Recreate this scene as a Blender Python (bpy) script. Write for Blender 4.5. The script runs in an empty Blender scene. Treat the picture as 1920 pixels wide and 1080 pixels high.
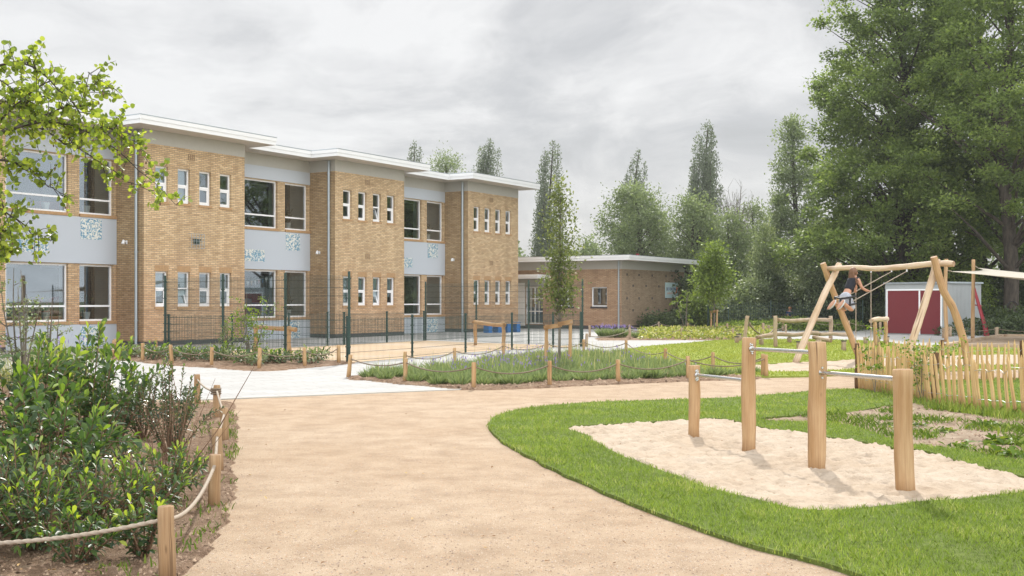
import bpy, math, random
import numpy as np
from mathutils import Vector, Matrix, noise
from mathutils.geometry import tessellate_polygon
random.seed(7)
R = math.radians
S = bpy.context.scene
COL = S.collection
F, HC, HZ, CX = 2100.0, 1.55, 563.0, 960.0     # focal length in px, eye height, horizon row, centre column

def G(px, py, z=0.0):
    Y = F*(HC-z)/(py-HZ)
    return Vector(((px-CX)/F*Y, Y, z))
def PX(px, Y): return (px-CX)/F*Y
def PZ(py, Y): return (HZ-py)/F*Y+HC

# ------------------------------------------------------------------ materials
def newmat(name):
    m = bpy.data.materials.new(name); m.use_nodes = True
    nt = m.node_tree
    for n in list(nt.nodes): nt.nodes.remove(n)
    return m, nt
class NT:
    def __init__(s, nt): s.nt = nt
    def n(s, t, ins=None, **at):
        nd = s.nt.nodes.new(t)
        for k, v in at.items(): setattr(nd, k, v)
        for k, v in (ins or {}).items():
            sock = nd.inputs[k]
            if isinstance(v, bpy.types.NodeSocket): s.nt.links.new(v, sock)
            else: sock.default_value = v
        return nd
    def ramp(s, fac, stops):
        r = s.n('ShaderNodeValToRGB', {'Fac': fac})
        e = r.color_ramp.elements
        while len(e) < len(stops): e.new(0.5)
        for el, (p, c) in zip(e, stops):
            el.position = p; el.color = (*c, 1) if len(c) == 3 else c
        return r.outputs[0]
    def mix(s, fac, a, b, mode='MIX'):
        m = s.n('ShaderNodeMix', data_type='RGBA', blend_type=mode)
        for i, v in ((0, fac), (6, a), (7, b)):
            if isinstance(v, bpy.types.NodeSocket): s.nt.links.new(v, m.inputs[i])
            else: m.inputs[i].default_value = (*v, 1) if isinstance(v, tuple) and len(v) == 3 else v
        return m.outputs[2]
    def noise(s, vec, sc, det=4, rough=.55):
        return s.n('ShaderNodeTexNoise', {'Vector': vec, 'Scale': sc, 'Detail': det, 'Roughness': rough}).outputs[0]
    def pos(s): return s.n('ShaderNodeNewGeometry').outputs['Position']
    def mapv(s, vec, sc=(1,1,1), rot=(0,0,0), loc=(0,0,0)):
        return s.n('ShaderNodeMapping', {'Vector': vec, 'Scale': sc, 'Rotation': rot, 'Location': loc}).outputs[0]
    def uv(s): return s.n('ShaderNodeUVMap').outputs[0]
    def bump(s, h, st, dist=.02, normal=None):
        d = {'Height': h, 'Strength': st, 'Distance': dist}
        if normal: d['Normal'] = normal
        return s.n('ShaderNodeBump', d).outputs[0]
    def math(s, op, a, b=0.0, clamp=False):
        m = s.n('ShaderNodeMath', {0: a, 1: b}, operation=op); m.use_clamp = clamp
        return m.outputs[0]
    def out(s, sh): s.n('ShaderNodeOutputMaterial', {'Surface': sh})
    def princ(s, col, rough=.6, normal=None, metal=0, spec=.5, **kw):
        d = {'Base Color': col if isinstance(col, bpy.types.NodeSocket) else (*col, 1), 'Roughness': rough, 'Metallic': metal, 'Specular IOR Level': spec}
        if normal: d['Normal'] = normal
        d.update(kw)
        return s.n('ShaderNodeBsdfPrincipled', d).outputs[0]

def simple(name, col, rough=.6, metal=0, var=.12, sc=6, bump=0, spec=.5):
    m, nt = newmat(name); t = NT(nt)
    f = t.noise(t.pos(), sc, 5)
    c = t.mix(f, tuple(x*(1-var) for x in col), tuple(min(1, x*(1+var)) for x in col))
    nrm = t.bump(t.noise(t.pos(), sc*12, 3), bump, .01) if bump else None
    t.out(t.princ(c, rough, nrm, metal, spec)); return m

def leafmat(name, stops, trans=.35, rough=.45, spec=.4, tcol=None, patch=.25):
    m, nt = newmat(name); t = NT(nt)
    a = t.n('ShaderNodeAttribute', attribute_name='rnd').outputs['Fac']
    c = t.ramp(a, stops)
    big = t.noise(t.pos(), .9, 2)
    c = t.mix(t.math('MULTIPLY', big, patch), c, t.mix(1.0, c, (.55, .62, .45), 'MULTIPLY'))
    p = t.princ(c, rough, None, 0, spec)
    tc = t.mix(1.0, c, tcol or (1.25, 1.3, .6), 'MULTIPLY')
    tr = t.n('ShaderNodeBsdfTranslucent', {'Color': tc}).outputs[0]
    t.out(t.n('ShaderNodeMixShader', {0: trans, 1: p, 2: tr}).outputs[0]); return m

def woodmat(name, a, b, c, gs=1.0, rough=.7, knots=.6):
    m, nt = newmat(name); t = NT(nt)
    uv = t.uv()
    oi = t.n('ShaderNodeObjectInfo').outputs['Random']
    off = t.n('ShaderNodeCombineXYZ', {0: t.math('MULTIPLY', oi, 37.0), 1: t.math('MULTIPLY', oi, 91.0), 2: 0.0}).outputs[0]
    v = t.n('ShaderNodeVectorMath', {0: uv, 1: off}, operation='ADD').outputs[0]
    g = t.noise(t.mapv(v, (26*gs, 1.6, 1)), 1.0, 6, .65)
    big = t.noise(t.mapv(v, (3, 1.2, 1)), 1.3, 3)
    col = t.ramp(g, [(.22, c), (.46, a), (.78, b)])
    col = t.mix(t.ramp(big, [(.40, (0, 0, 0)), (.68, (1, 1, 1))]), col, t.mix(1.0, col, (.80, .72, .62), 'MULTIPLY'))
    dz = t.math('ADD', t.n('ShaderNodeSeparateXYZ', {0: uv}).outputs[1], t.math('MULTIPLY', big, .16))
    col = t.mix(t.ramp(dz, [(.20, (.75,.75,.75)), (.36, (0,0,0))]), col, t.mix(1.0, col, (.50,.40,.32), 'MULTIPLY'))
    k = t.n('ShaderNodeTexVoronoi', {'Vector': t.mapv(v, (2.6, 2.1, 1)), 'Scale': 1.0}).outputs['Distance']
    kk = t.ramp(k, [(.03, (1, 1, 1)), (.075, (0, 0, 0))])
    col = t.mix(t.math('MULTIPLY', kk, knots), col, (.10, .05, .022))
    ck = t.noise(t.mapv(v, (13*gs, .55, 1)), 1.0, 3, .5)
    col = t.mix(t.ramp(ck, [(.635, (0, 0, 0)), (.67, (.75, .75, .75))]), col, (.13, .075, .04))
    n = t.bump(g, .5, .006)
    t.out(t.princ(col, rough, n, 0, .25)); return m

M = {}
M['wood_new'] = woodmat('robinia_wood', (.47,.305,.165), (.58,.415,.245), (.33,.20,.105))
M['wood_post'] = woodmat('rope_post_wood', (.40,.27,.155), (.52,.37,.225), (.24,.15,.085))
M['wood_grey'] = woodmat('weathered_wood', (.40,.31,.22), (.55,.45,.34), (.22,.16,.11))
M['wood_pale'] = woodmat('pale_log_wood', (.62,.49,.36), (.74,.62,.49), (.45,.33,.23), knots=.4)
M['wood_stake'] = woodmat('stake_wood', (.47,.305,.155), (.58,.41,.23), (.30,.185,.09))
M['wood_dark'] = woodmat('barked_post_wood', (.10,.058,.030), (.30,.17,.075), (.035,.022,.015), rough=.85)
M['picket'] = woodmat('chestnut_paling', (.62,.43,.20), (.76,.57,.31), (.34,.20,.08), knots=.3)
M['rope'] = simple('hemp_rope', (.20,.155,.11), .9, var=.3, sc=60)
M['rope_pale'] = simple('pale_rope', (.36,.30,.235), .9, var=.25, sc=60)
M['steel'] = simple('stainless_steel', (.62,.62,.62), .25, 1, .05)
M['zinc'] = simple('zinc_pipe', (.40,.45,.48), .45, .7, .15, 3)
M['green_steel'] = simple('green_coated_steel', (.015,.045,.033), .4, 0, .2)
M['wire'] = simple('green_wire', (.035,.065,.055), .38, .3, .2)
M['white'] = simple('white_frame_paint', (.88,.89,.90), .35, 0, .03)
M['blue'] = simple('blue_paint', (.015,.14,.42), .4, 0, .1)
M['fascia'] = simple('white_fascia_board', (.78,.79,.80), .45, 0, .04, 2)
M['soffit'] = simple('soffit_board', (.60,.55,.49), .7, 0, .05, 2)
M['roofing'] = simple('roof_felt', (.16,.16,.16), .9, 0, .2, 2)
M['concrete'] = simple('concrete_band', (.46,.45,.41), .85, 0, .06, 8, .15)
M['render'] = simple('pale_blue_render', (.49,.53,.58), .9, 0, .03, 25, .2)
M['vent'] = simple('vent_brick', (.27,.18,.10), .8, 0, .2, 9)
M['blind'] = simple('pale_window_panel', (.42,.52,.56), .8, 0, .05, 1)
M['plinth'] = simple('dark_plinth_brick', (.055,.05,.052), .8, 0, .4, 9)
M['room'] = simple('room_paint', (.30,.28,.25), .9, 0, .35, .5)
M['roomshade'] = simple('shade_painted_wall', (.10,.085,.075), .9, 0, .3, 2)
M['roomside'] = simple('room_side_paint', (.74,.80,.80), .9, 0, .1, 1)
M['terracotta_sill'] = simple('brick_on_edge_sill', (.42,.26,.13), .8, 0, .3, 14)
M['pot'] = simple('white_pot', (.7,.72,.7), .5)
M['shedgrey'] = simple('galvanised_shed_wall', (.36,.385,.39), .6, .1, .12, 1.4)
M['shedred'] = simple('dark_red_door', (.16,.016,.022), .65, 0, .15, 20)
M['red'] = simple('red_paint', (.28,.02,.03), .5)
M['sail'] = simple('sail_cloth', (.66,.60,.50), .8, 0, .04, 3)
M['black'] = simple('black_rubber', (.012,.012,.014), .5)
M['darkstump'] = simple('black_stump_top', (.03,.028,.026), .8)

def glassmat():
    m, nt = newmat('window_glass'); t = NT(nt)
    fr = t.n('ShaderNodeFresnel', {'IOR': 1.55}).outputs[0]
    f = t.math('ADD', t.math('MULTIPLY', fr, 2.2), .19, True)
    tr = t.n('ShaderNodeBsdfTransparent', {'Color': (.90,.95,.95,1)}).outputs[0]
    gl = t.n('ShaderNodeBsdfGlossy', {'Color': (.82,.92,1,1), 'Roughness': .02}).outputs[0]
    t.out(t.n('ShaderNodeMixShader', {0: f, 1: tr, 2: gl}).outputs[0]); return m
M['glass'] = glassmat()

def brickmat(name, c1, c2, mortar, low):
    m, nt = newmat(name); t = NT(nt)
    uv = t.uv()
    b = t.n('ShaderNodeTexBrick', {'Vector': uv, 'Color1': (0,0,0,1), 'Color2': (1,1,1,1), 'Mortar': (.5,.5,.5,1), 'Scale': 1.0,
        'Mortar Size': .0085, 'Mortar Smooth': .25, 'Bias': 0.0, 'Brick Width': .22, 'Row Height': .0625})
    b.offset = .5
    col = t.ramp(b.outputs['Color'], [(0, c1), (.5, tuple((x+y)/2 for x, y in zip(c1, c2))), (.9, c2), (1, tuple(x*.8 for x in c1))])
    n1 = t.noise(uv, .8, 4)
    n2 = t.noise(t.mapv(uv, (4, 9, 1)), 1.0, 4)
    col = t.mix(t.ramp(n2, [(.35, (0,0,0)), (.75, (.35,.35,.35))]), col, t.mix(1.0, col, (.74,.62,.55), 'MULTIPLY'))
    z = t.n('ShaderNodeSeparateXYZ', {0: uv}).outputs[1]
    zl = t.math('ADD', t.math('MULTIPLY', z, -.28), t.math('ADD', t.math('MULTIPLY', n1, 1.0), .55), True)
    col = t.mix(zl, col, t.mix(1.0, col, low, 'MULTIPLY'))
    col = t.mix(t.ramp(t.noise(t.mapv(uv, (2.2,.35,1), (0,0,0), (5,2,0)), 1.0, 5, .6), [(.42, (0,0,0)), (.72, (.7,.7,.7))]), col, t.mix(1.0, col, (.70,.67,.64), 'MULTIPLY'))
    col = t.mix(b.outputs['Fac'], col, mortar)
    nrm = t.bump(t.math('SUBTRACT', 1.0, b.outputs['Fac']), .6, .008)
    t.out(t.princ(col, .85, nrm, 0, .2)); return m
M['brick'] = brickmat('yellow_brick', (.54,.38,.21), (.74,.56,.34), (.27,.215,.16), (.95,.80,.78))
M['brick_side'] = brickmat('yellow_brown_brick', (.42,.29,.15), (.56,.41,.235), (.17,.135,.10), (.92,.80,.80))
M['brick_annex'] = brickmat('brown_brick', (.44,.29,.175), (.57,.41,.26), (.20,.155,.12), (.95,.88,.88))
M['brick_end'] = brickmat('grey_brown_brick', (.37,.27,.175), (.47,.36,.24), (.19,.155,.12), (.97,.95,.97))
def mosaic():
    m, nt = newmat('blue_white_mosaic'); t = NT(nt)
    v = t.n('ShaderNodeTexVoronoi', {'Vector': t.uv(), 'Scale': 22.0})
    f = t.n('ShaderNodeSeparateColor', {0: v.outputs['Color']}).outputs[0]
    c = t.ramp(f, [(.0, (.10,.24,.36)), (.30, (.18,.34,.45)), (.5, (.34,.46,.54)), (.56, (.62,.62,.55)), (.85, (.72,.72,.68))])
    t.out(t.princ(c, .5)); return m
M['mosaic'] = mosaic()

def groundmat(name, cols, sc, speck=None, bumps=((60,.4,.01),), rough=.95, big=.25):
    m, nt = newmat(name); t = NT(nt); p = t.pos()
    f = t.noise(p, sc, 8, .65)
    k = len(cols)
    c = t.ramp(f, [(.28+.44*i/(k-1), cc) for i, cc in enumerate(cols)])
    b = t.noise(p, big, 4)
    c = t.mix(t.ramp(b, [(.38, (0,0,0)), (.64, (.55,.55,.55))]), c, t.mix(1.0, c, (.86,.80,.73), 'MULTIPLY'))
    if speck:
        for (s, th, cc) in speck:
            v = t.n('ShaderNodeTexVoronoi', {'Vector': p, 'Scale': s})
            sel = t.n('ShaderNodeSeparateColor', {0: v.outputs['Color']}).outputs[0]
            d = t.math('MULTIPLY', t.math('LESS_THAN', v.outputs['Distance'], .34), t.math('LESS_THAN', sel, th))
            c = t.mix(d, c, cc)
    nrm = None
    for (s, st, di) in bumps: nrm = t.bump(t.noise(p, s, 5, .7), st, di, nrm)
    t.out(t.princ(c, rough, nrm, 0, .15)); return m
M['gravel'] = groundmat('fine_gravel', [(.325,.240,.166), (.42,.32,.228), (.49,.385,.282)], 2.6,
    speck=[(95, .20, (.22,.14,.09)), (70, .14, (.54,.45,.37)), (38, .05, (.26,.20,.17)), (60, .10, (.50,.30,.18))], bumps=((6,.2,.03),(90,.8,.012)), big=.35)
M['sand'] = groundmat('play_sand', [(.41,.33,.25), (.495,.408,.318), (.56,.47,.375)], 6, speck=[(30,.02,(.35,.24,.16))], bumps=((11,.7,.05),(160,.5,.006)), big=1.2)
M['soil'] = groundmat('planting_soil', [(.20,.125,.08), (.34,.23,.155), (.46,.34,.245)], 7, speck=[(22,.12,(.10,.06,.035)), (45,.06,(.45,.34,.24))], bumps=((9,1.0,.08),(45,1.0,.04)), big=.8)
M['sandy_soil'] = groundmat('sandy_soil', [(.23,.17,.12), (.36,.28,.205), (.47,.38,.29)], 4, speck=[(24,.10,(.20,.14,.09))], bumps=((10,.7,.05),(70,.8,.02)), big=.9)
M['turf'] = groundmat('turf_soil', [(.08,.11,.03), (.14,.19,.045), (.19,.25,.06)], 14, bumps=((40,.8,.03),), big=.6)
M['turf_far'] = groundmat('far_turf', [(.21,.26,.05), (.28,.335,.07), (.34,.38,.09)], 9, bumps=((40,.6,.03),), big=.4)
M['rough_grass'] = groundmat('rough_ground', [(.05,.07,.02), (.09,.12,.03), (.15,.16,.06)], 3, bumps=((20,.8,.05),), big=.1)
M['court'] = groundmat('court_surface', [(.52,.385,.25), (.58,.44,.30), (.55,.47,.39)], .5, bumps=((120,.2,.004),), big=.15)

def pavemat():
    m, nt = newmat('pale_concrete_paving'); t = NT(nt); p = t.pos()
    uv = t.mapv(p, (1,1,1), (0,0,R(-31.6)))
    b = t.n('ShaderNodeTexBrick', {'Vector': uv, 'Color1': (.36,.36,.352,1), 'Color2': (.45,.447,.437,1), 'Mortar': (.17,.165,.155,1), 'Scale': 1.0,
        'Mortar Size': .008, 'Mortar Smooth': .2, 'Bias': 0.0, 'Brick Width': .6, 'Row Height': .3})
    n = t.noise(p, 1.1, 6)
    c = t.mix(t.math('MULTIPLY', n, .5), b.outputs['Color'], (.46,.445,.43))
    c = t.mix(t.ramp(t.noise(p, 30, 4), [(.3, (.25,.25,.25)), (.6, (0,0,0))]), c, (.29,.28,.26))
    t.out(t.princ(c, .9, t.bump(b.outputs['Fac'], -.4, .004), 0, .2)); return m
M['paving'] = pavemat()

# leaf colours
G0 = [(0,(.022,.050,.012)), (.5,(.045,.095,.020)), (.85,(.085,.15,.028)), (1,(.17,.25,.035))]
M['leaf_maple'] = leafmat('maple_leaf', [(0,(.105,.145,.055)), (.5,(.185,.25,.08)), (.9,(.29,.37,.11)), (.992,(.33,.40,.12)), (1,(.40,.27,.09))], .58, .5, .35, (1.15,1.2,.8))
M['leaf_right'] = leafmat('lime_leaf', [(0,(.10,.14,.06)), (.6,(.18,.24,.085)), (1,(.28,.36,.12))], .58, .5, .35, (1.15,1.2,.8))
M['leaf_poplar'] = leafmat('poplar_leaf', [(0,(.15,.18,.13)), (.6,(.21,.245,.175)), (1,(.30,.33,.23))], .45, .45, .4, (1.05,1.1,.9))
M['leaf_far'] = leafmat('far_leaf', [(0,(.15,.19,.11)), (.6,(.22,.27,.15)), (1,(.31,.37,.21))], .5, .5, .4, (1.15,1.2,.7))
M['leaf_bright'] = leafmat('bright_leaf', [(0,(.11,.15,.04)), (.6,(.18,.25,.06)), (1,(.29,.37,.09))], .42, .5, .3)
M['leaf_pear'] = leafmat('pear_leaf', [(0,(.10,.13,.045)), (.6,(.17,.21,.075)), (1,(.29,.33,.12))], .45, .5, .4, (1.15,1.15,.7))
M['leaf_pale'] = leafmat('pale_leaf', [(0,(.13,.165,.095)), (.6,(.21,.26,.14)), (1,(.36,.40,.26))], .35, .5, .4)
M['leaf_dark'] = leafmat('hedge_leaf', [(0,(.055,.08,.045)), (.6,(.085,.12,.06)), (1,(.15,.19,.09))], .42, .5, .4)
M['leaf_alder'] = leafmat('alder_leaf', [(0,(.09,.14,.035)), (.5,(.21,.29,.055)), (1,(.40,.47,.09))], .58, .4, .4, (1.5,1.45,.6), .05)
M['leaf_laurel'] = leafmat('laurel_leaf', [(0,(.045,.080,.045)), (.5,(.080,.135,.058)), (.74,(.14,.215,.05)), (.92,(.28,.39,.06)), (1,(.42,.48,.08))], .38, .42, .4, (1.3,1.45,.45))
M['leaf_privet'] = leafmat('privet_leaf', [(0,(.055,.085,.060)), (.5,(.085,.125,.075)), (.85,(.14,.20,.09)), (1,(.30,.38,.08))], .35, .26, .5)
M['leaf_rose'] = leafmat('rose_leaf', [(0,(.08,.14,.025)), (.7,(.20,.30,.04)), (.93,(.34,.40,.05)), (1,(.55,.20,.05))], .45, .45, .3)
M['lavender'] = leafmat('lavender_stalk', [(0,(.14,.19,.10)), (.5,(.21,.27,.14)), (1,(.31,.36,.21))], .4, .6, .2)
M['purple'] = leafmat('purple_flower', [(0,(.20,.14,.42)), (1,(.38,.29,.62))], .2, .6, .2, (1,1,1))
M['lime_cover'] = leafmat('lime_ground_cover', [(0,(.14,.19,.04)), (.5,(.34,.38,.07)), (.8,(.48,.46,.14)), (1,(.62,.62,.40))], .3, .5, .3)
M['grass'] = leafmat('grass_blade', [(0,(.14,.20,.045)), (.45,(.235,.325,.065)), (.85,(.34,.42,.095)), (1,(.50,.50,.24))], .35, .42, .4, (1.25,1.3,.5), .4)
M['grass_far'] = leafmat('far_grass_blade', [(0,(.20,.25,.05)), (.5,(.30,.36,.075)), (1,(.42,.45,.13))], .35, .5, .3, (1.25,1.2,.5), .4)
M['weed'] = leafmat('weed_leaf', [(0,(.06,.11,.02)), (.6,(.14,.22,.03)), (1,(.28,.33,.07))], .35, .5, .3)
M['plume'] = leafmat('grass_plume', [(0,(.20,.26,.07)), (1,(.52,.47,.28))], .35, .7, .2)
def barkmat(name, a, b):
    m, nt = newmat(name); t = NT(nt); p = t.pos()
    f = t.noise(t.mapv(p, (9,9,2)), 1.0, 6, .7)
    t.out(t.princ(t.ramp(f, [(.35, a), (.65, b)]), .9, t.bump(f, .8, .02), 0, .15)); return m
M['bark'] = barkmat('dark_bark', (.04,.034,.028), (.11,.092,.074))
M['bark_light'] = barkmat('grey_bark', (.10,.09,.07), (.24,.22,.18))
M['twig'] = barkmat('brown_twig', (.13,.075,.045), (.26,.17,.11))

# ------------------------------------------------------------------ object helpers
def tag(o, label=None, cat=None, group=None, kind=None):
    if label: o['label'] = label
    if cat: o['category'] = cat
    if group: o['group'] = group
    if kind: o['kind'] = kind
    return o
def empty(name, loc=(0,0,0), rz=0, label=None, cat=None, group=None):
    o = bpy.data.objects.new(name, None); COL.objects.link(o)
    o.location = loc; o.rotation_euler = (0, 0, rz); o.empty_display_size = .2
    return tag(o, label, cat, group)
def link(name, me, parent=None, mat=None, loc=None, rz=None):
    if mat is not None and len(me.materials) == 0: me.materials.append(mat)
    o = bpy.data.objects.new(name, me); COL.objects.link(o)
    if parent: o.parent = parent
    if loc is not None: o.location = loc
    if rz is not None: o.rotation_euler = (0, 0, rz)
    return o
def kids(o): return [c for c in bpy.data.objects if c.parent == o]
def copy_tree(o, parent=None):
    c = o.copy(); COL.objects.link(c)
    if parent: c.parent = parent
    for ch in kids(o): copy_tree(ch, c)
    return c

class MB:
    def __init__(s): s.v = []; s.f = []; s.uv = []; s.sm = []
    def quad(s, pts, uv=None, smooth=False):
        i = len(s.v); s.v += [tuple(p) for p in pts]
        s.f.append(tuple(range(i, i+len(pts)))); s.uv.append(uv or [(p[0]+p[1], p[2]) for p in pts]); s.sm.append(smooth)
    def box(s, a, b):
        x0,y0,z0 = a; x1,y1,z1 = b
        q = s.quad
        q([(x0,y0,z0),(x1,y0,z0),(x1,y0,z1),(x0,y0,z1)], [(x0,z0),(x1,z0),(x1,z1),(x0,z1)])
        q([(x1,y1,z0),(x0,y1,z0),(x0,y1,z1),(x1,y1,z1)], [(x1,z0),(x0,z0),(x0,z1),(x1,z1)])
        q([(x0,y1,z0),(x0,y0,z0),(x0,y0,z1),(x0,y1,z1)], [(y1,z0),(y0,z0),(y0,z1),(y1,z1)])
        q([(x1,y0,z0),(x1,y1,z0),(x1,y1,z1),(x1,y0,z1)], [(y0,z0),(y1,z0),(y1,z1),(y0,z1)])
        q([(x0,y0,z1),(x1,y0,z1),(x1,y1,z1),(x0,y1,z1)], [(x0,y0),(x1,y0),(x1,y1),(x0,y1)])
        q([(x0,y1,z0),(x1,y1,z0),(x1,y0,z0),(x0,y0,z0)], [(x0,y1),(x1,y1),(x1,y0),(x0,y0)])
    def bar(s, p, q_, w, h=None):      # square bar between two points
        p, q_ = Vector(p), Vector(q_); h = h or w
        d = (q_-p).normalized(); up = Vector((0,0,1)) if abs(d.z) < .9 else Vector((0,1,0))
        a = d.cross(up).normalized()*w/2; b = a.cross(d).normalized()*h/2
        L = (q_-p).length
        c0 = [p+a+b, p-a+b, p-a-b, p+a-b]; c1 = [x+(q_-p) for x in c0]
        for k in range(4):
            j = (k+1) % 4
            s.quad([c0[k], c0[j], c1[j], c1[k]], [(k*.25,0),(k*.25+.25,0),(k*.25+.25,L),(k*.25,L)])
        s.quad([c0[3],c0[2],c0[1],c0[0]]); s.quad(c1)
    def tube(s, pts, rad, n=8, cap=True, tre=0, twist=0):
        pts = [Vector(p) for p in pts]
        if not hasattr(rad, '__len__'): rad = [rad]*len(pts)
        L = 0; rings = []; a = None
        base = len(s.v)
        for i, p in enumerate(pts):
            d = (pts[min(i+1, len(pts)-1)] - pts[max(i-1, 0)])
            d = d.normalized() if d.length > 1e-9 else Vector((0,0,1))
            if a is None:
                up = Vector((0,0,1)) if abs(d.z) < .9 else Vector((1,0,0))
                a = d.cross(up).normalized()
            else:
                a = (a - d*a.dot(d)).normalized()
            b = d.cross(a)
            if i: L += (p-pts[i-1]).length
            for k in range(n+1):
                th = 2*math.pi*k/n; r = rad[i]
                if tre: r *= 1+tre*math.cos(3*(th-twist*L))
                s.v.append(tuple(p+(a*math.cos(th)+b*math.sin(th))*r))
            rings.append(L)
        for i in range(len(pts)-1):
            for k in range(n):
                A = base+i*(n+1)+k; B = A+1; C = B+n+1; D = A+n+1
                s.f.append((A,B,C,D)); s.sm.append(True)
                s.uv.append([(k/n,rings[i]),((k+1)/n,rings[i]),((k+1)/n,rings[i+1]),(k/n,rings[i+1])])
        if cap:
            m = len(pts)-1
            for i, rev in ((0, True), (m, False)):
                idx = [base+i*(n+1)+k for k in range(n)]
                vs = [s.v[j] for j in idx]
                if rev: vs = vs[::-1]
                c = pts[i]; 
                s.quad(vs, [(((Vector(q)-c).x+(Vector(q)-c).z)*1.5, ((Vector(q)-c).y+(Vector(q)-c).z)*.3) for q in vs])
    def mesh(s, name):
        me = bpy.data.meshes.new(name)
        me.from_pydata(s.v, [], s.f)
        uvl = me.uv_layers.new(name='UVMap')
        flat = np.array([c for f in s.uv for c in f], dtype=np.float32).ravel()
        uvl.data.foreach_set('uv', flat)
        me.polygons.foreach_set('use_smooth', s.sm)
        me.update(); return me
    def build(s, name, mat, parent=None, loc=None, rz=None):
        return link(name, s.mesh(name), parent, mat, loc, rz)

def log(p, q, r0, r1=None, wob=.0, n=14, seg=None, seed=0, bev=.12):
    """a tapered, slightly crooked round log from p to q with bevelled ends"""
    rng = random.Random(seed); r1 = r1 or r0
    p, q = Vector(p), Vector(q); L = (q-p).length; seg = seg or max(6, int(L/.12))
    o = [Vector((rng.uniform(-1,1), rng.uniform(-1,1), rng.uniform(-1,1))) for _ in range(4)]
    d = (q-p).normalized()
    pts, rad = [], []
    for i in range(seg+1):
        t = i/seg
        w = sum((o[k]*math.sin(math.pi*t*(k+1))/(k+1) for k in range(4)), Vector())*wob
        w -= d*w.dot(d)
        r = r0+(r1-r0)*t; r *= 1+.035*math.sin(t*9+seed)+.02*math.sin(t*23+seed*2)
        pts.append(p.lerp(q, t)+w); rad.append(r)
    b = r0*bev
    pts = [pts[0]] + [pts[0]+d*b] + pts[1:-1] + [pts[-1]-d*b] + [pts[-1]]
    rad = [rad[0]*(1-bev)] + [rad[0]] + rad[1:-1] + [rad[-1]] + [rad[-1]*(1-bev)]
    m = MB(); m.tube(pts, rad, n); return m
def sag(p, q, s, n=14):
    p, q = Vector(p), Vector(q)
    return [p.lerp(q, i/n) - Vector((0,0,4*s*(i/n)*(1-i/n))) for i in range(n+1)]

def fast_mesh(name, V, k, rnd, mat, parent=None, loc=None, faces=None):
    """V (n*k,3) points, n faces of k corners each (or explicit faces (m,k2) )"""
    me = bpy.data.meshes.new(name)
    V = np.ascontiguousarray(V, dtype=np.float32)
    me.vertices.add(len(V)); me.vertices.foreach_set('co', V.ravel())
    if faces is None: faces = np.arange(len(V), dtype=np.int32).reshape(-1, k)
    m, kk = faces.shape
    me.loops.add(m*kk); me.loops.foreach_set('vertex_index', faces.astype(np.int32).ravel())
    me.polygons.add(m); me.polygons.foreach_set('loop_start', np.arange(0, m*kk, kk, dtype=np.int32))
    try: me.polygons.foreach_set('loop_total', np.full(m, kk, dtype=np.int32))
    except Exception: pass
    me.update(calc_edges=True)
    if rnd is not None:
        at = me.attributes.new('rnd', 'FLOAT', 'FACE'); at.data.foreach_set('value', np.asarray(rnd, dtype=np.float32))
    return link(name, me, parent, mat, loc)

def norm(a): return a/np.maximum(np.linalg.norm(a, axis=-1, keepdims=True), 1e-9)
def leaves(name, P, D, L, W, rnd, mat, rng, parent=None, loc=None, fold=0.0, upbias=0.0, droop=0.0):
    n = len(P); D = norm(D)
    Rv = rng.normal(size=(n,3)); Rv[:,2] += upbias*3
    Sd = norm(np.cross(D, Rv)); N = np.cross(Sd, D)
    L = np.broadcast_to(np.asarray(L), (n,))[:,None]; W = np.broadcast_to(np.asarray(W), (n,))[:,None]
    B = P; T = P+D*L; T[:,2] -= (droop*L[:,0])
    if fold <= 0:
        m = P+D*L*.5
        V = np.stack([B, m+Sd*W*.5, T, m-Sd*W*.5], 1).reshape(-1,3)
        return fast_mesh(name, V, 4, rnd, mat, parent, loc)
    h = N*W*fold
    m1 = P+D*L*.38; m2 = P+D*L*.72; md = P+D*L*.55; m2[:,2] -= droop*L[:,0]*.4
    V = np.stack([B, m1+Sd*W*.42+h, m2+Sd*W*.46+h, T, m2-Sd*W*.46+h, m1-Sd*W*.42+h, md], 1).reshape(-1,3)
    i = np.arange(n)[:,None]*7
    f = np.concatenate([i+np.array([[0,6,3,2,1]]), i+np.array([[0,5,4,3,6]])], 1).reshape(-1,5)
    return fast_mesh(name, V, 5, np.repeat(rnd, 2), mat, parent, loc, f)

def inside(poly, X, Y):
    r = np.zeros(len(X), bool); n = len(poly)
    for i in range(n):
        x1,y1 = poly[i][0], poly[i][1]; x2,y2 = poly[(i+1)%n][0], poly[(i+1)%n][1]
        if y1 == y2: continue
        c = ((y1 > Y) != (y2 > Y)) & (X < (x2-x1)*(Y-y1)/(y2-y1)+x1)
        r ^= c
    return r
def smooth_poly(pts, step=.25, jit=.0, seed=0, amp_far=False):
    """resample an outline with Catmull-Rom and a little irregularity"""
    rng = random.Random(seed); P = [Vector((p[0],p[1],0)) for p in pts]; n = len(P); out = []
    for i in range(n):
        a,b,c,d = P[i-1], P[i], P[(i+1)%n], P[(i+2)%n]
        L = (c-b).length
        k = max(1, min(60, int(L/step)))
        for j in range(k):
            t = j/k
            q = b.lerp(c, t) if L > 6 else .5*((2*b)+(c-a)*t+(2*a-5*b+4*c-d)*t*t+(3*b-a-3*c+d)*t**3)
            if L <= 6 and max((b-a).length, (d-c).length) > 6: q = b.lerp(c, t)
            q = q+Vector((noise.noise(q*2.1+Vector((seed,0,0))), noise.noise(q*2.3+Vector((0,seed,9))), 0))*jit
            out.append(Vector((q.x, q.y, 0)))
    return out
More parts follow.
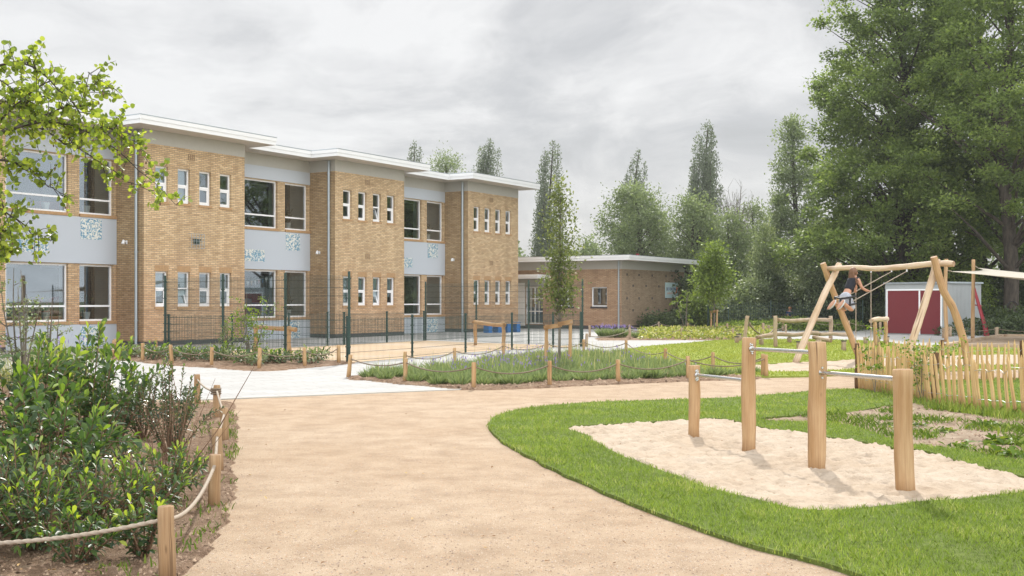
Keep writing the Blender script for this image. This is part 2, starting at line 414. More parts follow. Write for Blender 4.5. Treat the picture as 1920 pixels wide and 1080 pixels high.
def sheet(name, outer, mat, z, holes=(), kind='structure', skirt=0.0):
    polys = [outer]+list(holes)
    tri = tessellate_polygon([[Vector((p[0],p[1],0)) for p in q] for q in polys])
    V = [(p[0],p[1],z) for q in polys for p in q]
    fs = []
    for t in tri:
        a,b,c = (Vector(V[i]) for i in t)
        cr = (b-a).cross(c-a).z
        if abs(cr) < 1e-10: continue
        fs.append(tuple(t) if cr > 0 else tuple(reversed(t)))
    if skirt:
        o = 0
        for q in polys:
            n = len(q); b = len(V); V += [(p[0],p[1],z-skirt) for p in q]
            for i in range(n): fs.append((o+i, o+(i+1)%n, b+(i+1)%n, b+i))
            o += n
            # note: rings after the first start where the tops are stored
        
    me = bpy.data.meshes.new(name); me.from_pydata(V, [], fs); me.update()
    o = link(name, me, None, mat)
    if kind: o['kind'] = kind
    return o
# ------------------------------------------------------------------ camera, sun, sky
cam = bpy.data.cameras.new('camera'); co = bpy.data.objects.new('camera', cam); COL.objects.link(co)
co.location = (0,0,HC); co.rotation_euler = (R(90),0,0)
cam.lens = F/1920*36; cam.sensor_width = 36; cam.shift_y = (HZ-540)/1920; cam.clip_end = 3000; cam.clip_start = .05
S.camera = co
SUN_AZ, SUN_EL = math.atan2(.10, 1.0), R(39.5)
sd = bpy.data.lights.new('sun', 'SUN'); so = bpy.data.objects.new('sun', sd); COL.objects.link(so)
sd.energy = 3.9; sd.angle = R(1.2); sd.color = (1, .955, .88)
v = Vector((math.sin(SUN_AZ)*math.cos(SUN_EL), math.cos(SUN_AZ)*math.cos(SUN_EL), math.sin(SUN_EL)))
so.rotation_euler = v.to_track_quat('Z', 'Y').to_euler(); so.location = (0, 0, 40)
w = bpy.data.worlds.new('World'); S.world = w; w.use_nodes = True
for n in list(w.node_tree.nodes): w.node_tree.nodes.remove(n)
t = NT(w.node_tree)
sky = t.n('ShaderNodeTexSky', sky_type='NISHITA'); sky.sun_disc = False; sky.sun_elevation = SUN_EL; sky.sun_rotation = SUN_AZ
gen = t.n('ShaderNodeTexCoord').outputs['Generated']
sx = t.n('ShaderNodeSeparateXYZ', {0: gen})
zz = t.math('MAXIMUM', t.math('ADD', sx.outputs[2], .42), .10)
pv = t.n('ShaderNodeCombineXYZ', {0: t.math('DIVIDE', sx.outputs[0], zz), 1: t.math('DIVIDE', sx.outputs[1], zz), 2: 0.0}).outputs[0]
wv = t.n('ShaderNodeVectorMath', {0: pv, 1: t.n('ShaderNodeVectorMath', {0: t.n('ShaderNodeTexNoise', {'Vector': pv, 'Scale': 1.6, 'Detail': 3}).outputs['Color'], 'Scale': .55}, operation='SCALE').outputs[0]}, operation='ADD').outputs[0]
n1 = t.noise(t.mapv(wv, (1,1,1), (0,0,0), (3.1, 1.7, 0)), 1.9, 9, .56)
n2 = t.noise(t.mapv(wv, (1.0,1.0,1), (0,0,0), (9.2, 4.4, 0)), 4.2, 8, .62)
f = t.math('ADD', t.math('MULTIPLY', n1, .62), t.math('MULTIPLY', n2, .38))
cl = t.ramp(f, [(.40, (.45,.46,.47)), (.465, (.52,.528,.54)), (.51, (.60,.604,.61)), (.545, (.685,.686,.688)), (.61, (.79,.79,.787))])
hz = t.ramp(sx.outputs[2], [(.0, (1,1,1)), (.16, (0,0,0))])
cl = t.mix(t.math('MULTIPLY', hz, .35), cl, (.62,.625,.63))
low = t.math('LESS_THAN', sx.outputs[2], -.02)
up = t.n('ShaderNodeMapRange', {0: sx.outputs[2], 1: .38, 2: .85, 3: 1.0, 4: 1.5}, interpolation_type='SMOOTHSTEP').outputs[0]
bk_fill = t.n('ShaderNodeMapRange', {0: sx.outputs[1], 1: .50, 2: -.30, 3: 1.0, 4: 3.5}, interpolation_type='SMOOTHSTEP').outputs[0]
cl = t.n('ShaderNodeVectorMath', {0: cl, 'Scale': t.math('MAXIMUM', up, bk_fill)}, operation='SCALE').outputs[0]  # clouds overhead and behind the camera brightened as added fill light
skyc = t.mix(1.0, sky.outputs[0], (.10,.10,.10), 'MULTIPLY')
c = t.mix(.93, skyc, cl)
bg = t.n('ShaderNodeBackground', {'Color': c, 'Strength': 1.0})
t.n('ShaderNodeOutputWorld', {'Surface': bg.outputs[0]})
S.view_settings.view_transform = 'Standard'; S.view_settings.look = 'None'
S.view_settings.exposure = .17; S.view_settings.gamma = 1
S.render.engine = 'CYCLES'
cy = S.cycles
cy.max_bounces = 8; cy.diffuse_bounces = 3; cy.glossy_bounces = 3; cy.transmission_bounces = 4; cy.transparent_max_bounces = 12
cy.caustics_reflective = False; cy.caustics_refractive = False
try: cy.use_denoising = True; cy.denoiser = 'OPENIMAGEDENOISE'
except Exception: pass
S.render.resolution_x = 1024; S.render.resolution_y = 576

# ------------------------------------------------------------------ ground
def P_(l): return [G(x, y) for x, y in l]
sheet('ground', [(-900,-300),(900,-300),(900,1500),(-900,1500)], M['rough_grass'], -.03)
sheet('gravel_path', [(-14,2),(40,2),(40,48),(-14,48)], M['gravel'], 0.0)
paveo = P_([(-500,752.5),(418,749.5),(887,729.5),(1095,700),(1427,690),(2500,668),(2500,618.5),(1430,618),(1180,615),(700,618),(-700,640)])
sheet('paved_plaza', paveo, M['paving'], .006)
kb = MB(); kb.bar(G(330,752.6)+Vector((0,0,-.02)), G(887,730)+Vector((0,0,-.02)), .06, .075)
k = kb.build('paving_edge', M['concrete']); k['kind'] = 'structure'
court = [(-9.9,32.2),(-7.8,30.3),(-5.9,29.1),(-4.0,27.6),(-2.68,30.1),(-1.37,33.1),(0,35),(1.35,36.7),(2.4,37.5),(.6,39.1),(-1.3,40.7),(-3.3,42.8),(-4.5,40.8),(-6.3,37.8),(-8.6,34.3)]
sheet('school_court', court, M['court'], .012)

lawn1 = smooth_poly(P_([(1650,727),(1603,732),(1548,734),(1390,747),(1240,753),(1100,758),(1000,767),(945,778),(919,791),(914,803),(935,826),(1000,866),(1060,894),(1150,935),(1250,975),(1350,1012),(1480,1046),(1640,1095),(1900,1180)])
      + [Vector((3.4,4.2,0)), Vector((14,4.2,0)), Vector((16,21.5,0))] + P_([(1920,712),(1750,716)]), .12, .045, 3)
pit = smooth_poly(P_([(1064,806),(1130,800),(1200,796),(1290,791),(1340,788),(1390,795),(1440,808),(1500,817),(1548,823),(1609,832),(1678,843),(1713,847),(1766,860),(1826,877),(1885,892),(1990,918),(1870,934),(1752,946),(1648,956),(1580,962),(1500,963),(1430,946),(1350,926),(1250,891),(1150,852),(1100,822)]), .12, .045, 5)
patch = smooth_poly(P_([(1420,789),(1480,783),(1547,780),(1600,776),(1660,764),(1720,758),(1765,769),(1850,780),(1920,788),(2080,800),(2300,840),(2200,900),(2050,890),(1920,869),(1826,853),(1752,842),(1713,838),(1678,829),(1640,815),(1590,801),(1530,795),(1470,794)]), .12, .05, 8)
sheet('lawn', lawn1, M['turf'], .03, (pit, patch), skirt=.05)
lawn2 = smooth_poly(P_([(1150,662),(1210,651.5),(1290,644.5),(1360,639),(1500,637.5),(1640,641),(1720,650),(1920,655),(2300,664),(2300,692),(1920,693),(1600,704.5),(1428,708.5),(1336,703),(1247,691),(1175,671)]), .3, .05, 4)
spit = smooth_poly(P_([(1390,688),(1425,684.5),(1500,681),(1600,676),(1750,669),(1920,666),(2200,668),(2200,684),(1920,686),(1700,690),(1600,694),(1540,698),(1480,699.5),(1425,698)]), .25, .08, 6)
sheet('far_lawn', lawn2, M['turf_far'], .035, (spit,), skirt=.05)
# sand with real footprints: displaced grid cut to the outline
def displaced(name, poly, mat, z0, step, fn, kind='structure'):
    xs = [p[0] for p in poly]; ys = [p[1] for p in poly]
    X = np.arange(min(xs)-step, max(xs)+step, step); Y = np.arange(min(ys)-step, max(ys)+step, step)
    gx, gy = np.meshgrid(X, Y); nx, ny = len(X), len(Y)
    cx, cy_ = (gx[:-1,:-1]+step/2).ravel(), (gy[:-1,:-1]+step/2).ravel()
    inn_ = inside(poly, gx.ravel(), gy.ravel()); big = inside(poly, cx, cy_)
    for dx, dy in ((step*2,0),(-step*2,0),(0,step*2),(0,-step*2)): big |= inside(poly, cx+dx, cy_+dy)
    Z = np.array([fn(x, y) for x, y in zip(gx.ravel(), gy.ravel())])+z0
    Z = np.where(inn_, Z, -.03)
    V = np.stack([gx.ravel(), gy.ravel(), Z], 1)
    idx = np.arange(nx*ny).reshape(ny, nx)
    q = np.stack([idx[:-1,:-1].ravel(), idx[:-1,1:].ravel(), idx[1:,1:].ravel(), idx[1:,:-1].ravel()], 1)[big]
    o = fast_mesh(name, V, 4, None, mat, None, None, q); o['kind'] = kind
    o.data.polygons.foreach_set('use_smooth', [True]*len(q)); return o
DENTS = {}
_r = random.Random(2)
for _ in range(900):
    d_ = (_r.uniform(.3,8), _r.uniform(7.5,14.5), _r.uniform(0,3.14), _r.uniform(.04,.075)); i_, j_ = int(d_[0]//.5), int(d_[1]//.5)
    for ii in (-1,0,1):
        for jj in (-1,0,1): DENTS.setdefault((i_+ii,j_+jj), []).append(d_)
def sandz(x, y):
    p = Vector((x, y, 0))
    a = noise.noise(p*1.1)*.014 + noise.noise(p*3.6+Vector((3,1,0)))*.022
    r = 1-abs(noise.noise(p*6.5+Vector((7,2,0)))); a += (r**3)*.030
    for fx, fy, fa, fr in DENTS.get((int(x//.5), int(y//.5)), ()):
        dx, dy = x-fx, y-fy; q = ((dx*math.cos(fa)+dy*math.sin(fa))/(fr*1.7))**2+((-dx*math.sin(fa)+dy*math.cos(fa))/fr)**2
        if q < 4: a += -.021*math.exp(-q*1.6)+.006*math.exp(-(q-1.6)**2*2.2)
    r2 = 1-abs(noise.noise(p*11+Vector((1,9,0)))); return a + (r2**4)*.016 - .016
displaced('sand_pit', pit, M['sand'], .018, .028, sandz)
displaced('swing_sand', spit, M['sand'], .012, .10, lambda x, y: sandz(x*.6, y*.6)*.9)
def soilz(x, y):
    p = Vector((x, y, 0)); return noise.noise(p*1.6)*.03+noise.noise(p*7)*.016+abs(noise.noise(p*15))*.012
displaced('sandy_soil_patch', patch, M['sandy_soil'], .012, .05, soilz)
bedL = smooth_poly([Vector((-9,4,0)), Vector((-3.1,4,0))]+P_([(300,1180),(345,1085),(395,1030),(425,965),(438,900),(440,850),(444,810),(440,780),(424,755),(300,757),(-200,760)])+[Vector((-9,16.5,0))], .15, .06, 2)
displaced('planting_bed', bedL, M['soil'], .022, .06, soilz)
bedM = smooth_poly(P_([(200,672),(267,680),(323,686.5),(396,690.5),(485,697),(572,691),(640,684.5),(655,680),(534,673),(417,668),(310,661),(215,659)]), .3, .06, 9)
displaced('laurel_bed', bedM, M['soil'], .03, .14, soilz)
bedV = smooth_poly(P_([(645,709),(690,715),(759,722),(888,732),(1030,727),(1160,721),(1291,715.5),(1430,710),(1336,701),(1247,690),(1175,670),(1095,666),(1025,671),(944,678),(853,689),(758,699)]), .3, .05, 11)
displaced('lavender_bed', bedV, M['soil'], .03, .12, soilz)
bedF = smooth_poly(P_([(1115,639),(1181,638.5),(1278,638),(1375,638.5),(1450,634),(1450,621),(1234,623),(1125,630)]), 1, .1, 12)
displaced('far_bed', bedF, M['soil'], .03, .3, soilz)

# ------------------------------------------------------------------ school building (local x along the facade, y into the building)
RZ = math.atan2(.851, .525)
ORI = Vector((-12.3, 37.4, -.05))
bld = empty('school_building', ORI, RZ, 'long two-storey yellow brick school with flat white roof overhangs and projecting bays', 'school building')
BW, SP, RD, HB, HT = 4.63, 9.7, 1.385, 6.87, 7.34

def wall_u(mb, vv, a0, a1, z0, z1, holes=(), face=-1, rev=.10):
    """wall in the plane y=vv running along x with rectangular holes (x0,x1,z0,z1); face -1 looks to -y"""
    wall_any(mb, lambda a, z, d: (a, vv-face*d*1.0, z), a0, a1, z0, z1, holes, face < 0, rev)
def wall_v(mb, uu, a0, a1, z0, z1, holes=(), face=-1, rev=.10):
    wall_any(mb, lambda a, z, d: (uu-face*d, a, z), a0, a1, z0, z1, holes, face > 0, rev)
def wall_any(mb, fn, a0, a1, z0, z1, holes, order, rev):
    A = sorted({a0, a1, *[h[0] for h in holes], *[h[1] for h in holes]}); Z = sorted({z0, z1, *[h[2] for h in holes], *[h[3] for h in holes]})
    for i in range(len(A)-1):
        for j in range(len(Z)-1):
            ca, cz = (A[i]+A[i+1])/2, (Z[j]+Z[j+1])/2
            if any(h[0] < ca < h[1] and h[2] < cz < h[3] for h in holes): continue
            c = [(A[i],Z[j]),(A[i+1],Z[j]),(A[i+1],Z[j+1]),(A[i],Z[j+1])]
            if not order: c = c[::-1]
            mb.quad([fn(a, z, 0) for a, z in c], [(a, z) for a, z in c])
    for h in holes:
        x0,x1,y0,y1 = h
        for (p, q) in (((x0,y0),(x0,y1)),((x1,y1),(x1,y0)),((x0,y1),(x1,y1)),((x1,y0),(x0,y0))):
            mb.quad([fn(*p,0), fn(*q,0), fn(*q,rev), fn(*p,rev)], [(p[0],p[1]),(q[0],q[1]),(q[0]+rev,q[1]),(p[0]+rev,p[1])])

# window meshes in local coords: x 0..w, y 0 = outer face (looks to -y), z 0..h
def frame_mesh(w, h, ft=.055, trans=None, mull=None, sash=False, dep=.07):
    m = MB()
    def ring(x0, x1, z0, z1, f, y0, y1):
        m.box((x0,y0,z0),(x0+f,y1,z1)); m.box((x1-f,y0,z0),(x1,y1,z1))
        m.box((x0+f,y0,z0),(x1-f,y1,z0+f)); m.box((x0+f,y0,z1-f),(x1-f,y1,z1))
    ring(0, w, 0, h, ft, 0, dep)
    if trans: m.box((ft,.003,trans-ft/2),(w-ft,dep-.003,trans+ft/2))
    if mull: m.box((mull-ft/2,.006,ft),(mull+ft/2,dep-.006,h-ft))
    if sash: ring(ft+.004, w-ft-.004, ft+.004, trans-ft/2-.004, .05, .012, dep-.012)
    return m
wf_narrow = frame_mesh(.555, 1.20, .06, .62, None, True).mesh('window')
wf_small = frame_mesh(1.34, 1.88, .06, .50).mesh('window')
wf_big = frame_mesh(3.06, 1.88, .06, .50, .88).mesh('window')
def pane_mesh(x0, x1, z0, z1, y=.04, tilt=0):
    m = MB()
    if tilt: m.quad([(x0,y,z0),(x1,y,z0),(x1,y+tilt,z1),(x0,y+tilt,z1)])
    else: m.quad([(x0,y,z0),(x1,y,z0),(x1,y,z1),(x0,y,z1)])
    return m.mesh('pane')
pn_top = pane_mesh(.055,.50,.6475,1.145); pn_low = pane_mesh(.11,.445,.11,.54)
ps_top = pane_mesh(.06,1.28,.53,1.82); ps_low = pane_mesh(.06,1.28,.06,.47)
pb = [pane_mesh(.91,3.0,.53,1.82), pane_mesh(.91,3.0,.06,.47), pane_mesh(.06,.85,.53,1.82), pane_mesh(.06,.85,.06,.47)]
sill_n = MB(); sill_n.box((-.03,-.13,-.085),(.585,.06,-.004)); sill_n = sill_n.mesh('sill')
tm = MB()          # tilted open sash, hinged at the bottom
def tr(x0,x1,z0,z1,y0,y1,tl):
    def f(x,y,z): return (x, y+(z-.06)*tl, z)
    c = [(x0,y0,z0),(x1,y0,z0),(x1,y1,z0),(x0,y1,z0),(x0,y0,z1),(x1,y0,z1),(x1,y1,z1),(x0,y1,z1)]
    c = [f(*p) for p in c]
    for q in ((0,1,5,4),(2,3,7,6),(3,0,4,7),(1,2,6,5),(4,5,6,7),(3,2,1,0)): tm.quad([c[i] for i in q])
for a in ((.06,.11,.06,.585),(.445,.495,.06,.585),(.11,.445,.06,.11),(.11,.445,.535,.585)): tr(*a, .015, .06, .28)
sash_mesh = tm.mesh('open_sash'); pn_tilt = pane_mesh(.11,.445,.11,.535,.04,.12)
wf_open = frame_mesh(.555, 1.20, .055, .62, None, False).mesh('window')

def win(parent, me, panes, x, y, z, rz=0, mat=None):
    w = link('window', me, parent, mat or M['white'], (x, y, z), rz)
    for p in panes: link('pane', p, w, M['glass'])
    return w

upz, loz = 4.96, 1.385
FURN = [simple('birch_cupboard', (.42,.30,.17)), simple('red_cupboard', (.30,.05,.04)), simple('blue_cupboard', (.04,.16,.36)), simple('white_cupboard', (.6,.6,.58)), simple('teal_board', (.10,.28,.28))]
for k in range(-1, 3):
    wallF, wallS, pier = MB(), MB(), MB()
    u0 = k*SP
    hol = [(u0+.49+.975*i, u0+.49+.975*i+.555, z, z+1.2) for i in range(4) for z in (loz, upz)]
    wall_u(wallF, 0, u0, u0+BW, .22, HB, hol)
    wall_v(wallS, u0, 0, RD+.01, .22, HB, (), -1)
    if k < 2:
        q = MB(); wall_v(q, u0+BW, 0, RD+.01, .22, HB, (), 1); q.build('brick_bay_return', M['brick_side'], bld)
    for i in range(4):
        for lv, z in enumerate((loz, upz)):
            opn = (k, i, lv) in ((1,2,1), (0,1,0), (1,2,0))
            w_ = win(bld, wf_open if opn else wf_narrow, [pn_top] if opn else [pn_top, pn_low], u0+.49+.975*i, .10, z)
            if opn:
                s_ = link('open_sash', sash_mesh, w_, M['white']); link('pane', pn_tilt, w_, M['glass'])
            link('sill', sill_n, w_, M['terracotta_sill'])
            lm = MB(); 
    # soldier course above each window, ornaments of upright bricks
    if k >= 0:
        for i in range(4):
            for z in (loz+1.2, upz+1.2):
                m = MB()
                for j in range(9): m.box((u0+.46+.975*i+j*.068, -.006, z+.004), (u0+.46+.975*i+j*.068+.058, .05, z+.205))
                m.build('lintel_course', M['terracotta_sill'] if z < 4 else M['brick'], bld)
        for z in (6.48, 3.35):
            if k == 0 and z < 4: continue
            m = MB()
            for j in range(4): m.box((u0+1.92+j*.085, -.012, z), (u0+1.92+j*.085+.04, .03, z+.22))
            m.build('wall_vent', M['vent'], bld)
    # recess to the right of bay k
    if k < 2:
        r0 = u0+BW; r1 = u0+SP
        bx, sx_ = r0+.12, u0+8.24
        for (z0) in (.91, 4.46):
            wall_u(pier, RD, r0, r1, z0-.11, z0+1.90, [(bx,bx+3.06,z0,z0+1.88),(sx_,sx_+1.34,z0,z0+1.88)])
            win(bld, wf_big, pb, bx, RD+.10, z0)
            win(bld, wf_small, [ps_top, ps_low], sx_, RD+.10, z0)
            for (a, b) in ((r0, bx+3.06+.06), (sx_-.01, r1)):
                m = MB(); m.box((a, RD-.055, z0-.105), (b, RD+.16, z0-.004)); m.build('window_ledge', M['terracotta_sill'], bld)
        for (z0, z1) in ((0, .80), (2.815, 4.35), (6.365, HB)):
            m = MB(); m.box((r0+.002, RD-.03, z0), (r1-.002, RD+.05, z1)); m.build('rendered_panel', M['render'], bld)
        for (a, b, z0, z1) in ((u0+8.26, u0+9.09, 3.62, 4.30), (u0+5.74, u0+7.06, 3.12, 3.58), (u0+8.26, u0+9.09, .06, .74)):
            m = MB(); m.box((a, RD-.036, z0), (b, RD-.02, z1)); m.build('mosaic_panel', M['mosaic'], bld)
        for (z0, z1) in ((.25, 3.0), (3.5, 6.6)):       # classroom behind the glass, with two partition walls
            m = MB(); a, b, c0, c1 = r0+.05, r1-.10, RD+.24, RD+5.5
            m.quad([(b,c1,z0),(a,c1,z0),(a,c1,z1),(b,c1,z1)]); m.quad([(a,c0,z0),(b,c0,z0),(b,c1,z0),(a,c1,z0)]); m.quad([(a,c0,z1),(a,c1,z1),(b,c1,z1),(b,c0,z1)])
            m.build('room', M['room'], bld)
            m = MB(); m.box((b, c0+.75, z0), (b+.06, c1, z1)); m.box((b-.03, c0+.95, z0), (b, c0+1.5, z1-.4)); m.build('shade_painted_partition', M['roomshade'], bld)  # side wall painted dark past the pale strip, imitating window light falling off
            m = MB(); m.box((b, c0, z0), (b+.06, c0+.745, z1)); m.box((a-.06, c0, z0), (a, c1, z1)); m.box((u0+7.83, RD+.2, z0), (u0+8.22, RD+.5, z1))
            m.build('room_partition', M['roomside'], bld)
            rq = random.Random(k*5+int(z0*3)); fz = z0
            for q in range(7):
                x_ = rq.uniform(a+.2, b-.9); y_ = rq.uniform(RD+1.0, RD+4.6); hh_ = rq.uniform(.6,1.5)
                m = MB(); m.box((x_, y_, fz), (x_+rq.uniform(.4,1.1), y_+.4, fz+hh_)); m.build('cupboard', FURN[rq.randrange(5)], bld)
            for q in range(4):
                x_ = rq.uniform(a+.2, b-.8); zq = fz+rq.uniform(1.2,1.7)
                m = MB(); m.box((x_, c1-.03, zq), (x_+.6, c1-.01, zq+.5)); m.build('pin_board', FURN[rq.randrange(5)], bld)
            for q in range(2):
                m = MB(); m.box((r0+1.2+q*1.9, RD+1.2, z1-.32), (r0+2.2+q*1.9, RD+1.35, z1-.26)); m.build('ceiling_strip', M['white'], bld)
            if k != 1 or z0 > 3:
                for q in ((8.75, .0), (6.4, .1), (7.2, .05))[:3 if k < 0 else 1]:
                    m = MB(); bz = (.91 if z0 < 3 else 4.46)+.06
                    m.tube([(u0+q[0], RD+.33, bz), (u0+q[0], RD+.33, bz+.24)], [.10, .14], 12)
                    pt = m.build('plant_pot', M['pot'], bld)
                    rg = np.random.default_rng(int(k*7+q[0]*3+z0)); nn = 70
                    D = rg.normal(size=(nn,3)); D[:,2] = abs(D[:,2])+.6
                    Pp = np.array([u0+q[0], RD+.33, bz+.24])+rg.normal(size=(nn,3))*np.array([.09,.06,.0])+np.array([0,0,1])*rg.random((nn,1))*.5
                    leaves('foliage', Pp, D, .13, .05, rg.random(nn), M['leaf_dark'], rg, pt)
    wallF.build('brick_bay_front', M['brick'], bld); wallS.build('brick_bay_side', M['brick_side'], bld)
    if k < 2:
        for zc in (.0,4.0):
            q = MB(); idx = [i for i,f in enumerate(pier.f) if (sum(pier.v[j][2] for j in f)/len(f) > 3.5) == (zc > 1)]
            for i in idx: q.quad([pier.v[j] for j in pier.f[i]], pier.uv[i])
            q.build('brick_pier', M['brick'], bld)
    # blinds behind some panes; upper first-bay ones paint in reflected sky, room behind the bay
    for i in range(4):
        for lv, z in enumerate((loz, upz)):
            if (lv == 0 and not (k == 0 and i > 1)) or (k == 0 and i < 2):
                m = MB(); cut = .0 if (i+k) % 2 else .35
                m.box((u0+.46+.975*i, .215, z+cut), (u0+1.08+.975*i, .225, z+1.2)); m.build('blind_sky_panel', M['blind'], bld)
    for (z0, z1) in ((.6, 3.0), (4.2, 6.6)):
        m = MB(); a, b, c0, c1 = u0+.25, u0+BW-.25, .26, 4.2
        m.quad([(b,c1,z0),(a,c1,z0),(a,c1,z1),(b,c1,z1)]); m.quad([(a,c0,z0),(b,c0,z0),(b,c1,z0),(a,c1,z0)]); m.quad([(a,c0,z1),(a,c1,z1),(b,c1,z1),(b,c0,z1)])
        m.quad([(a,c1,z0),(a,c0,z0),(a,c0,z1),(a,c1,z1)]); m.quad([(b,c0,z0),(b,c1,z0),(b,c1,z1),(b,c0,z1)])
        m.build('room', M['roomside'], bld)
m = MB(); bpts = sag((4.9,RD+.35,2.35),(7.75,RD+.35,2.55),.12,14); m.tube(bpts, .006, 4)
bt_ = m.build('bunting_string', M['white'], bld)
for i in range(1, 14):
    q = bpts[i]; m = MB(); m.quad([(q.x-.07,q.y,q.z-.01),(q.x,q.y,q.z-.20),(q.x+.07,q.y,q.z-.01)], [(0,0)]*3); m.build('pennant', [M['white'], FURN[1], FURN[2], M['white'], FURN[0]][i % 5], bt_)
# blue opening lights left of bay 0
for z0 in (.91, 4.46):
    m = MB(); x = -SP+BW+.12
    for b in (((x+.065),.072,(x+.065)+.06,0), ): pass
    y0 = RD+.085
    m.box((x+.06,y0,z0+.06),(x+.125,y0+.05,z0+1.82)); m.box((x+.785,y0,z0+.53),(x+.85,y0+.05,z0+1.82)); m.box((x+.125,y0,z0+1.755),(x+.785,y0+.05,z0+1.82)); m.box((x+.125,y0,z0+.53),(x+.785,y0+.05,z0+.60))
    m.build('opening_sash', M['blue'], bld)
uE = 2*SP+BW
wallS = MB(); wall_v(wallS, uE, 0, 14, .22, HB, (), 1)
wall_u(wallS, 14, -16, uE, .22, HB, (), 1); wall_v(wallS, -16, 0, 14, .22, HB, (), -1)
wallS.build('brick_end_wall', M['brick_side'], bld)
# plinth and concrete band follow the outline
def outline(o, end):
    pts = [(-16, RD-o if o else RD)]
    for k in range(-1, 3):
        u0 = k*SP; vr = RD-o
        pts += [(u0-o, vr), (u0-o, -o), (u0+BW+end, -o)]
        if k < 2: pts += [(u0+BW+end, vr)]
    pts += [(2*SP+BW+end, 14+o), (-16, 14+o)]
    return pts
def extr(pts, z0, z1, top=True, bot=True):
    m = MB(); n = len(pts)
    for i in range(n):
        a, b = pts[i], pts[(i+1)%n]
        m.quad([(a[0],a[1],z0),(b[0],b[1],z0),(b[0],b[1],z1),(a[0],a[1],z1)])
    tri = tessellate_polygon([[Vector((p[0],p[1],0)) for p in pts]])
    for tq in tri:
        P3 = [pts[i] for i in tq]
        cr = (P3[1][0]-P3[0][0])*(P3[2][1]-P3[0][1])-(P3[1][1]-P3[0][1])*(P3[2][0]-P3[0][0])
        if cr < 0: P3 = P3[::-1]
        if top: m.quad([(p[0],p[1],z1) for p in P3])
        if bot: m.quad([(p[0],p[1],z0) for p in P3[::-1]])
    return m
extr(outline(.004, .004), -.4, .22, False, False).build('plinth', M['plinth'], bld)
extr(outline(.008, .008), HB, HT, False, True).build('concrete_band', M['concrete'], bld)
ro = outline(.87, .72)
roof = extr(ro, HT+.002, HT+.02, False, True).build('roof', M['soffit'], bld)
extr(outline(.875, .725), HT-.0, HT+.135, False, False).build('fascia', M['fascia'], roof)
extr(outline(.895, .745), HT+.137, HT+.27, True, True).build('fascia', M['fascia'], roof)
extr(outline(.90, .75), HT+.272, HT+.30, True, False).build('roof_trim', M['zinc'], roof)
for k in range(0, 3):
    m = MB(); x = k*SP
    m.tube([(x-.09, .27, 0), (x-.09, .27, 7.3)], .05, 10)
    d = m.build('drainpipe', M['zinc'], bld)
    for z in (.9, 3.2, 5.2, 6.75):
        m = MB(); m.tube([(x-.09,.27,z),(x-.09,.27,z+.05)], .062, 10); m.box((x-.12,.26,z+.01),(x,.28,z+.03)); m.build('pipe_bracket', M['zinc'], d)
    m = MB(); m.box((x-.03,.80,3.5),(x-.004,.86,3.62)); m.tube([(x-.03,.83,3.57),(x-.14,.83,3.60),(x-.17,.83,3.50)], [.02,.05,.06], 8)
    m.build('wall_lamp', M['white'], bld)
m = MB()          # caged flood light on bay 0
for i in range(6): m.bar((1.93+i*.12,-.16,3.42),(1.93+i*.12,-.16,3.92),.012)
for i in range(5): m.bar((1.93,-.16,3.42+i*.125),(2.53,-.16,3.42+i*.125),.012)
for a in (1.93,2.53):
    for z in (3.42,3.92): m.bar((a,-.16,z),(a,0,z),.012)
cg = m.build('lamp_cage', M['zinc'], bld)
m = MB(); m.box((2.15,-.12,3.58),(2.36,-.01,3.70)); m.box((2.12,-.14,3.70),(2.40,-.02,3.74)); m.build('flood_lamp', M['green_steel'], bld)

# ------------------------------------------------------------------ annex
AO = Vector((5.79, 59.2, -.03))
an = empty('school_annex', AO, RZ, 'single-storey brown brick annex with flat white roof and a square name sign', 'school annex')
m = MB(); wall_v(m, 0, 0, 16, .22, 3.24, [(.86,1.80,1.245,2.29),(2.89,3.72,1.245,2.29),(4.8,5.93,.27,2.32)], -1, .1); m.build('brick_side_wall', M['brick_annex'], an)
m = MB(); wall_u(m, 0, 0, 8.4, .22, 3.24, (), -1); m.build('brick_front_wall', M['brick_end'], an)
m = MB(); wall_v(m, 8.4, 0, 16, .22, 3.24, (), 1); wall_u(m, 16, 0, 8.4, .22, 3.24, (), 1); m.build('brick_back_wall', M['brick_annex'], an)
rect = lambda o: [(-o,-o),(8.4+o*.75,-o),(8.4+o*.75,16),(-o,16)]
extr(rect(.004), -.4, .22, False, False).build('plinth', M['plinth'], an)
extr(rect(.008), 3.24, 3.68, False, True).build('concrete_band', M['concrete'], an)
rf = extr(rect(.87), 3.682, 3.70, False, True).build('roof', M['soffit'], an)
extr(rect(.875), 3.68, 3.80, False, False).build('fascia', M['fascia'], rf)
extr(rect(.895), 3.802, 3.93, True, True).build('fascia', M['fascia'], rf)
extr(rect(.90), 3.932, 3.955, True, False).build('roof_trim', M['zinc'], rf)
m = MB(); m.tube([(-.07,.14,0),(-.07,.14,3.68)], .045, 10); m.build('drainpipe', M['zinc'], an)
def vwin(w, h, v0, z0, trans=None, mull=None):
    fm = frame_mesh(w, h, .06, trans, mull).mesh('window')
    W = win(an, fm, [pane_mesh(.06, w-.06, .06, h-.06)], .10, v0+w, z0, R(-90))
    s = MB(); s.box((-.04,-.14,-.09),(w+.04,.05,-.004)); s.build('sill', M['plinth'], W)
    return W
vwin(.94, 1.045, .86, 1.245); vwin(.83, 1.045, 2.89, 1.245, None, .42)
d = link('double_door', frame_mesh(1.13, 2.05, .06, .70, .565).mesh('double_door'), an, M['white'], (.08, 5.93, .27), R(-90))
m = MB(); m.box((.06,.01,1.37),(1.07,.06,1.42)); m.box((.29,.02,.06),(.32,.05,1.99)); m.box((.81,.02,.06),(.84,.05,1.99)); m.build('glazing_bar', M['white'], d)
